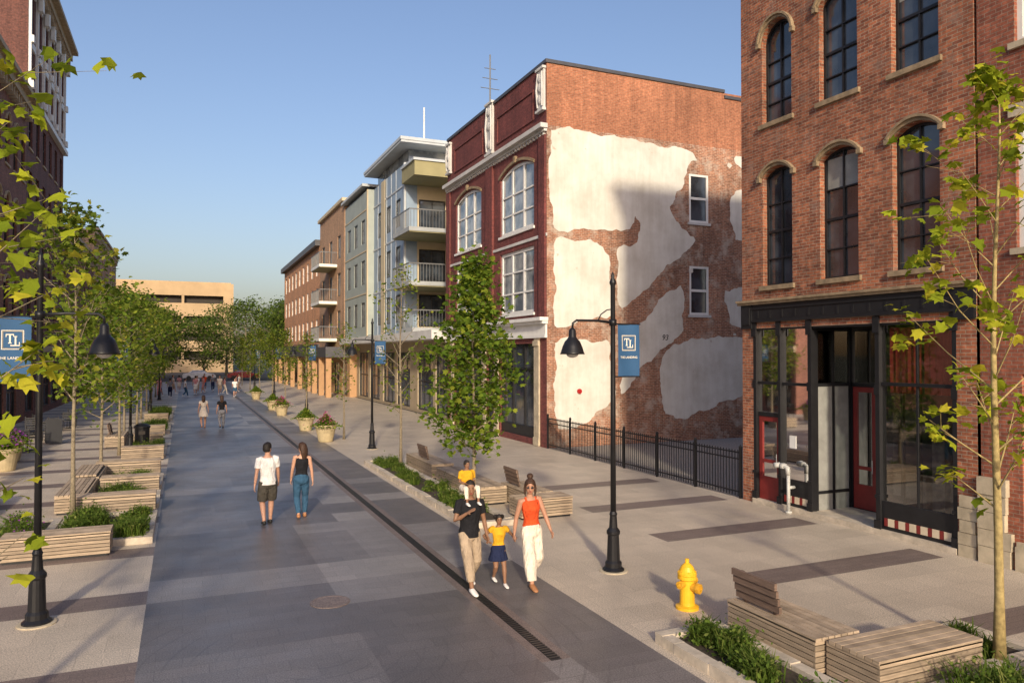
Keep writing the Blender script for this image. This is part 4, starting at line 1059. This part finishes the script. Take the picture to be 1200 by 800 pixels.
    HP=[(0,.024,.014,.014),(.008,.02,.026,.028),(.022,.014,.034,.04),(.04,.008,.039,.047),(.06,.003,.042,.052),(.08,0,.0435,.055),(.1,-.003,.042,.053),(.116,-.005,.034,.044),(.127,-.006,.02,.028),(.132,-.006,.006,.01)]
    sdv=(ct,st_,0)
    b.tube([HV(0,y,z) for z,y,_,_ in HP],[(a*H,c_*H) for _,_,a,c_ in HP],16,side=sdv)
    b.tube([HV(0,.05,.068),HV(0,.062,.052),HV(0,.068,.044),HV(0,.05,.038)],[.004*H,.007*H,.0095*H,.006*H],8,side=sdv)
    for s in (1,-1): b.ell(tuple(HV(s*.0435,-.006,.055)),.006*H,.011*H,.017*H,8,6)
    o=b.obj('body',skin,T.e,smooth=True); 
    def rm(o,v=voxel,sm=3):
        r=o.modifiers.new('remesh','REMESH'); r.mode='VOXEL'; r.voxel_size=v; r.use_smooth_shade=True
        if sm: s_=o.modifiers.new('smooth','SMOOTH'); s_.iterations=sm; s_.factor=.5
    rm(o,voxel*.85,2)
    if voxel<.015:
        for s in (1,-1):
            e=MB(); e.ell(tuple(HV(s*.0175,.048,.064)),.0065*H,.004*H,.0045*H,8,6); e.obj('eye',EYEM,o)
            e=MB(); e.tube([HV(s*.007,.053,.075),HV(s*.018,.051,.078),HV(s*.027,.044,.075)],[.0022*H]*3,5); e.obj('eyebrow',hairm,o)
        e=MB(); e.tube([HV(-.013,.047,.026),HV(0,.053,.0265),HV(.013,.047,.026)],[(.003*H,.003*H),(.004*H,.005*H),(.003*H,.003*H)],6); e.obj('mouth',LIPM,o)
        if glasses:
            e=MB()
            for s in (1,-1): e.ell(tuple(HV(s*.019,.055,.063)),.014*H,.004*H,.011*H,10,6); e.tube([HV(s*.032,.05,.066),HV(s*.045,0,.064)],[.002*H]*2,4)
            e.obj('sunglasses',M_BLACK,o)
    hm=MB(); hf=1.1 if female else 1.03
    hm.tube([HV(0,-.024,.02),HV(0,-.022,.045),HV(0,-.015,.07),HV(0,-.007,.092),HV(0,-.003,.112),HV(0,-.004,.13),HV(0,-.006,.143)],
            [(.034*H,.03*H),(.0465*H*hf,.042*H),(.0485*H*hf,.049*H*hf),(.0485*H*hf,.058*H),(.044*H*hf,.055*H),(.031*H*hf,.041*H),(.008*H,.012*H)],16,side=sdv)
    if hair=='long':
        hm.tube([HV(0,-.03,.09),HV(0,-.045,.04),HV(0,-.05,0),HV(0.004,-.05,-.05),HV(-.004,-.045,-.1)],[(.048*H,.034*H),(.056*H,.034*H),(.054*H,.03*H),(.044*H,.022*H),(.014*H,.01*H)],14,side=sdv)
    if hair=='bun':
        hm.ell(tuple(HV(0,-.02,.158)),.032*H,.032*H,.028*H,12,8)
        hm.tube([HV(-.04,.025,.085),HV(-.02,.045,.107),HV(.0,.048,.113),HV(.02,.045,.107),HV(.04,.025,.085)],[.012*H]*5,8)
        for s in (1,-1): hm.tube([HV(s*.042,.005,.09),HV(s*.05,-.005,.05),HV(s*.05,-.01,.01),HV(s*.044,-.012,-.03)],[.012*H,.013*H,.012*H,.005*H],8)
    if hair=='puffs':
        for s in (1,-1): hm.ell(tuple(HV(s*.05,-.03,.1)),.032*H,.032*H,.034*H,12,8)
        hm.ell(tuple(HV(0,-.035,.05)),.05*H,.035*H,.045*H,12,8)
    if hair=='curly':
        rg=random.Random(5)
        for _ in range(30):
            a=rg.uniform(0,6.28); z=rg.uniform(.06,.13); r_=.045*math.sqrt(max(.05,1-((z-.08)/.06)**2)); hm.ell(tuple(HV(r_*math.cos(a),-.008+r_*1.15*math.sin(a)*(1 if math.sin(a)<0 else .8),z)),.014*H,.014*H,.014*H,8,6)
    h=hm.obj('hair',hairm,o,smooth=True); rm(h,voxel,1)
    if top:
        c=MB(); 
        z1=.826 if sleeve>0 else .80
        torso(c,.545,z1,.011 if not female else .007)
        if not female: c.tube([V(0,0,.49),V(0,0,.56)],[(.102*H*wide,.077*H*wide),(.098*H*wide,.072*H*wide)],18,side=(1,0,0))
        for i in range(2):
            if sleeve>0:
                e_=sh[i].lerp(el[i],min(1,sleeve)); 
                ss=-1 if i==0 else 1
                c.tube([sh[i]+Vector((ss*.035*H,0,.004*H)),sh[i],e_],[.037*H,.042*H,.04*H],12)
            else:
                ss=1 if i==0 else -1
                c.tube([V(ss*.045,.035,.79),V(ss*.05,.012,.83),V(ss*.048,-.035,.79)],[.012*H]*3,8)
        t=c.obj('shirt',top,o,smooth=True); rm(t,voxel*1.1)
    if bottom:
        c=MB()
        hw=1.25 if ride else 1
        c.tube([V(0,0,.45),V(0,-.001,.48),V(0,-.002,.51),V(0,0,.55),V(0,.002,.585)],[(.05*H*wide,.05*H*wide),((.096 if female else .092)*H*wide*hw,.07*H*wide),((.105 if female else .097)*H*wide*hw,.074*H*wide),((.097 if female else .09)*H*wide,.067*H*wide),((.08 if female else .086)*H*wide,.06*H*wide)],18,side=(1,0,0))
        if skirt:
            c.tube([V(0,0,.55),V(0,0,.48),V(0,0,.36)],[(.09*H,.07*H),(.115*H,.09*H),(.15*H,.12*H)],20,side=(1,0,0))
        else:
            for i in range(2):
                up=Vector((0,0,.02*H))
                if blen<=.6:
                    e_=hip[i].lerp(kn[i],blen/.5 if blen<.5 else 1.0); m=hip[i].lerp(e_,.5)
                    c.tube([hip[i]+up,m,e_],[.058*H*wide,.06*H*wide*flare,.056*H*wide*flare],14)
                else:
                    e_=kn[i].lerp(ank[i],(blen-.5)/.5*.93)
                    c.tube([hip[i]+up,hip[i].lerp(kn[i],.45),kn[i],kn[i].lerp(e_,.4),e_],[.057*H*wide,.055*H*wide,.042*H*flare,.041*H*flare,.031*H*flare],14)
        t=c.obj('trousers' if blen>.6 else ('skirt' if skirt else 'shorts'),bottom,o,smooth=True); rm(t,voxel*1.1)
    for i in range(2):
        c=MB(); a=ank[i]
        c.tube([a+Fv(0,-.03,-.02),a+Fv(0,-.02,-.018),a+Fv(0,.02,-.018),a+Fv(0,.06,-.027),a+Fv(0,.1,-.034),a+Fv(0,.115,-.036)],[(.012*H,.018*H),(.024*H,.025*H),(.0265*H,.026*H),(.028*H,.0175*H),(.024*H,.011*H),(.012*H,.006*H)],12,side=(1,0,0))
        c.obj('shoe',shoe,o,smooth=True)
    return T,o
person('man in white t-shirt and dark shorts walking away',(1.7,17.4,0),.05,1.8,SK1,H_BK,C_WH,C_OL,S_BK,legs=((.07,0),(-.05,.01)),blen=.46,sleeve=.65,flare=1.12,hands=((.15,.1,.48),(-.155,-.03,.47)),turn=-.7,sway=.008)
person('woman in black tank top and blue jeans with long brown hair',(2.5,17.8,0),-.05,1.72,SK1,H_BR,C_BK,C_JN,S_TN,True,legs=((.06,0),(-.07,.015)),sleeve=0,hair='long',hands=((.14,.02,.48),(-.14,.08,.48)),turn=.5,sway=-.012)
person('man in black t-shirt and khakis carrying a child on shoulders',(4.2,11.3,0),PI+.05,1.73,SK2,H_BK,C_BK,C_KH,S_WH,legs=((.16,.0),(-.12,.035)),blen=.9,sleeve=.62,flare=1.18,hands=((.085,.13,.735),(-.165,.03,.46)),hair='short',wide=1.04,turn=-.25,tilt=.15,sway=.01)
person('small child in yellow shirt riding on shoulders',(4.19,11.43,1.12),PI+.05,.92,SK2,H_BK,C_YE,C_CR,S_WH,hair='curly',ride=True,hands=((.075,.13,.62),(-.075,.13,.62)),sleeve=.7,blen=.9,wide=1.15,voxel=.007,turn=.15)
person('young girl in yellow top and navy skirt holding hands',(4.72,11.35,0),PI,1.14,SK2,H_BK,C_YE,C_NV,S_WH,True,legs=((-.09,.05),(.12,0)),hands=((.2,.08,.665),(-.2,.1,.665)),hair='puffs',sleeve=.35,skirt=True,blen=.4,wide=1.1,voxel=.007,turn=-.2,sway=.012)
person('woman in orange-red tank top and cream trousers with bun',(5.17,11.12,0),PI-.05,1.72,SK3,H_BR,C_RD,C_CR,S_TN,True,legs=((.16,.0),(-.13,.04)),hands=((.145,-.06,.445),(-.19,.1,.48)),sleeve=0,hair='bun',flare=1.5,blen=.97,glasses=True,turn=-.35,tilt=.1,sway=-.016)
person('woman in pale summer dress walking away',(.9,41,0),0,1.68,SK1,H_BR,C_CR,C_CR,S_TN,True,sleeve=.3,hair='long',skirt=True,blen=.4,voxel=.02)
person('woman in black top and dark trousers walking away',(1.75,40.6,0),0,1.68,SK3,H_BR,C_BK,C_GR,S_BK,True,sleeve=.5,hair='long',voxel=.02)
rg=random.Random(21)
outs=[(C_PK,C_WH),(C_WH,C_KH),(C_PK,C_PK),(C_RD,C_JN),(C_GR,C_NV),(C_CR,C_KH),(C_PK,C_CR),(C_WH,C_JN)]
names={id(C_PK):'pink',id(C_WH):'white',id(C_RD):'orange-red',id(C_GR):'grey',id(C_CR):'cream'}
for i in range(18):
    x=-3.4+8.6*(i+.5)/18+rg.uniform(-.3,.3); y=rg.uniform(70,84); tp,bt=outs[i%8]
    person('distant pedestrian in %s top'%names[id(tp)],(x,y,0),rg.choice([0,PI,1.2,-1.5]),rg.uniform(1.6,1.8),rg.choice([SK1,SK3]),rg.choice([H_BR,H_BK]),tp,bt,S_WH,i%2==0,voxel=.035,group='distant pedestrians on the street',blen=rg.choice([.45,1]))

# ---------------------------------------------------------------- parked cars far away
def car(loc,rz,cm,label):
    T=Thing('parked_car',label,'car',loc,rz,'cars parked at the end of the street')
    c=MB(); prof=[(-2.2,.35),(-2.25,.7),(-2.1,.95),(-1.5,1.02),(-.9,1.42),(.5,1.45),(1.15,1.02),(2.0,.88),(2.25,.65),(2.25,.35)]
    o=len(c.v); 
    for s in (-.88,.88): c.v+=[(a,s*(1 if z<1.1 else .8),z) for a,z in prof]
    n=len(prof); c.face(range(o,o+n)); c.face(range(o+n,o+2*n))
    for k in range(n): c.face((o+k,o+(k+1)%n,o+n+(k+1)%n,o+n+k))
    T.part('body',c,cm)
    for s in (-1,1):
        c=MB(); c.poly([(-1.35,s*.86,1.04),(1.0,s*.86,1.04),(.45,s*.745,1.38),(-.85,s*.745,1.38)]); T.part('side_window',c,M_GLASS)
    for x in (-1.4,1.4):
        for s in (-.82,.82):
            c=MB(); c.tube([(x,s-.1,.33),(x,s+.1,.33)],[.33,.33],16); T.part('wheel',c,M_BLACK)
car((2,119,0),0,mat('car_white',(.6,.6,.6),.3),'white car parked under the trees'); car((-5,117,0),0,mat('car_grey',(.1,.1,.12),.3),'dark grey car parked under the trees'); car((8,117.5,0),0,mat('car_red',(.3,.03,.03),.3),'red car parked under the trees')

# ---------------------------------------------------------------- light, sky, camera
AZ=R(17); EL=R(21)
d=Vector((math.sin(AZ)*math.cos(EL),math.cos(AZ)*math.cos(EL),-math.sin(EL)))
s=bpy.data.lights.new('sun','SUN'); s.energy=4.1; s.angle=R(3.0); s.color=(1,.86,.64)
so=bpy.data.objects.new('sun',s); COL.objects.link(so); so.rotation_euler=d.to_track_quat('-Z','Y').to_euler(); so.location=(-20,-60,40)
w=bpy.data.worlds.new('World'); SC.world=w; w.use_nodes=True; nt=w.node_tree
bg=nt.nodes['Background']; sk=N(nt,'ShaderNodeTexSky'); sk.sky_type='NISHITA'; sk.sun_disc=False
sk.sun_elevation=EL; sk.sun_rotation=R(197); sk.air_density=1.3; sk.dust_density=3.0; sk.ozone_density=3.0
skc=mixc(nt,1,sk.outputs[0],(1.12,1.03,1.12),'MULTIPLY')
L(nt,skc,bg.inputs[0]); bg.inputs[1].default_value=.15
SC.view_settings.view_transform='Standard'; SC.view_settings.look='None'; SC.view_settings.exposure=0
cam=bpy.data.cameras.new('camera'); cam.lens=26.4; cam.sensor_width=36; cam.clip_end=4000; cam.clip_start=.1
co=bpy.data.objects.new('camera',cam); COL.objects.link(co); co.location=(0,0,3.75); co.rotation_euler=(R(90.98),0,R(-23.57)); SC.camera=co
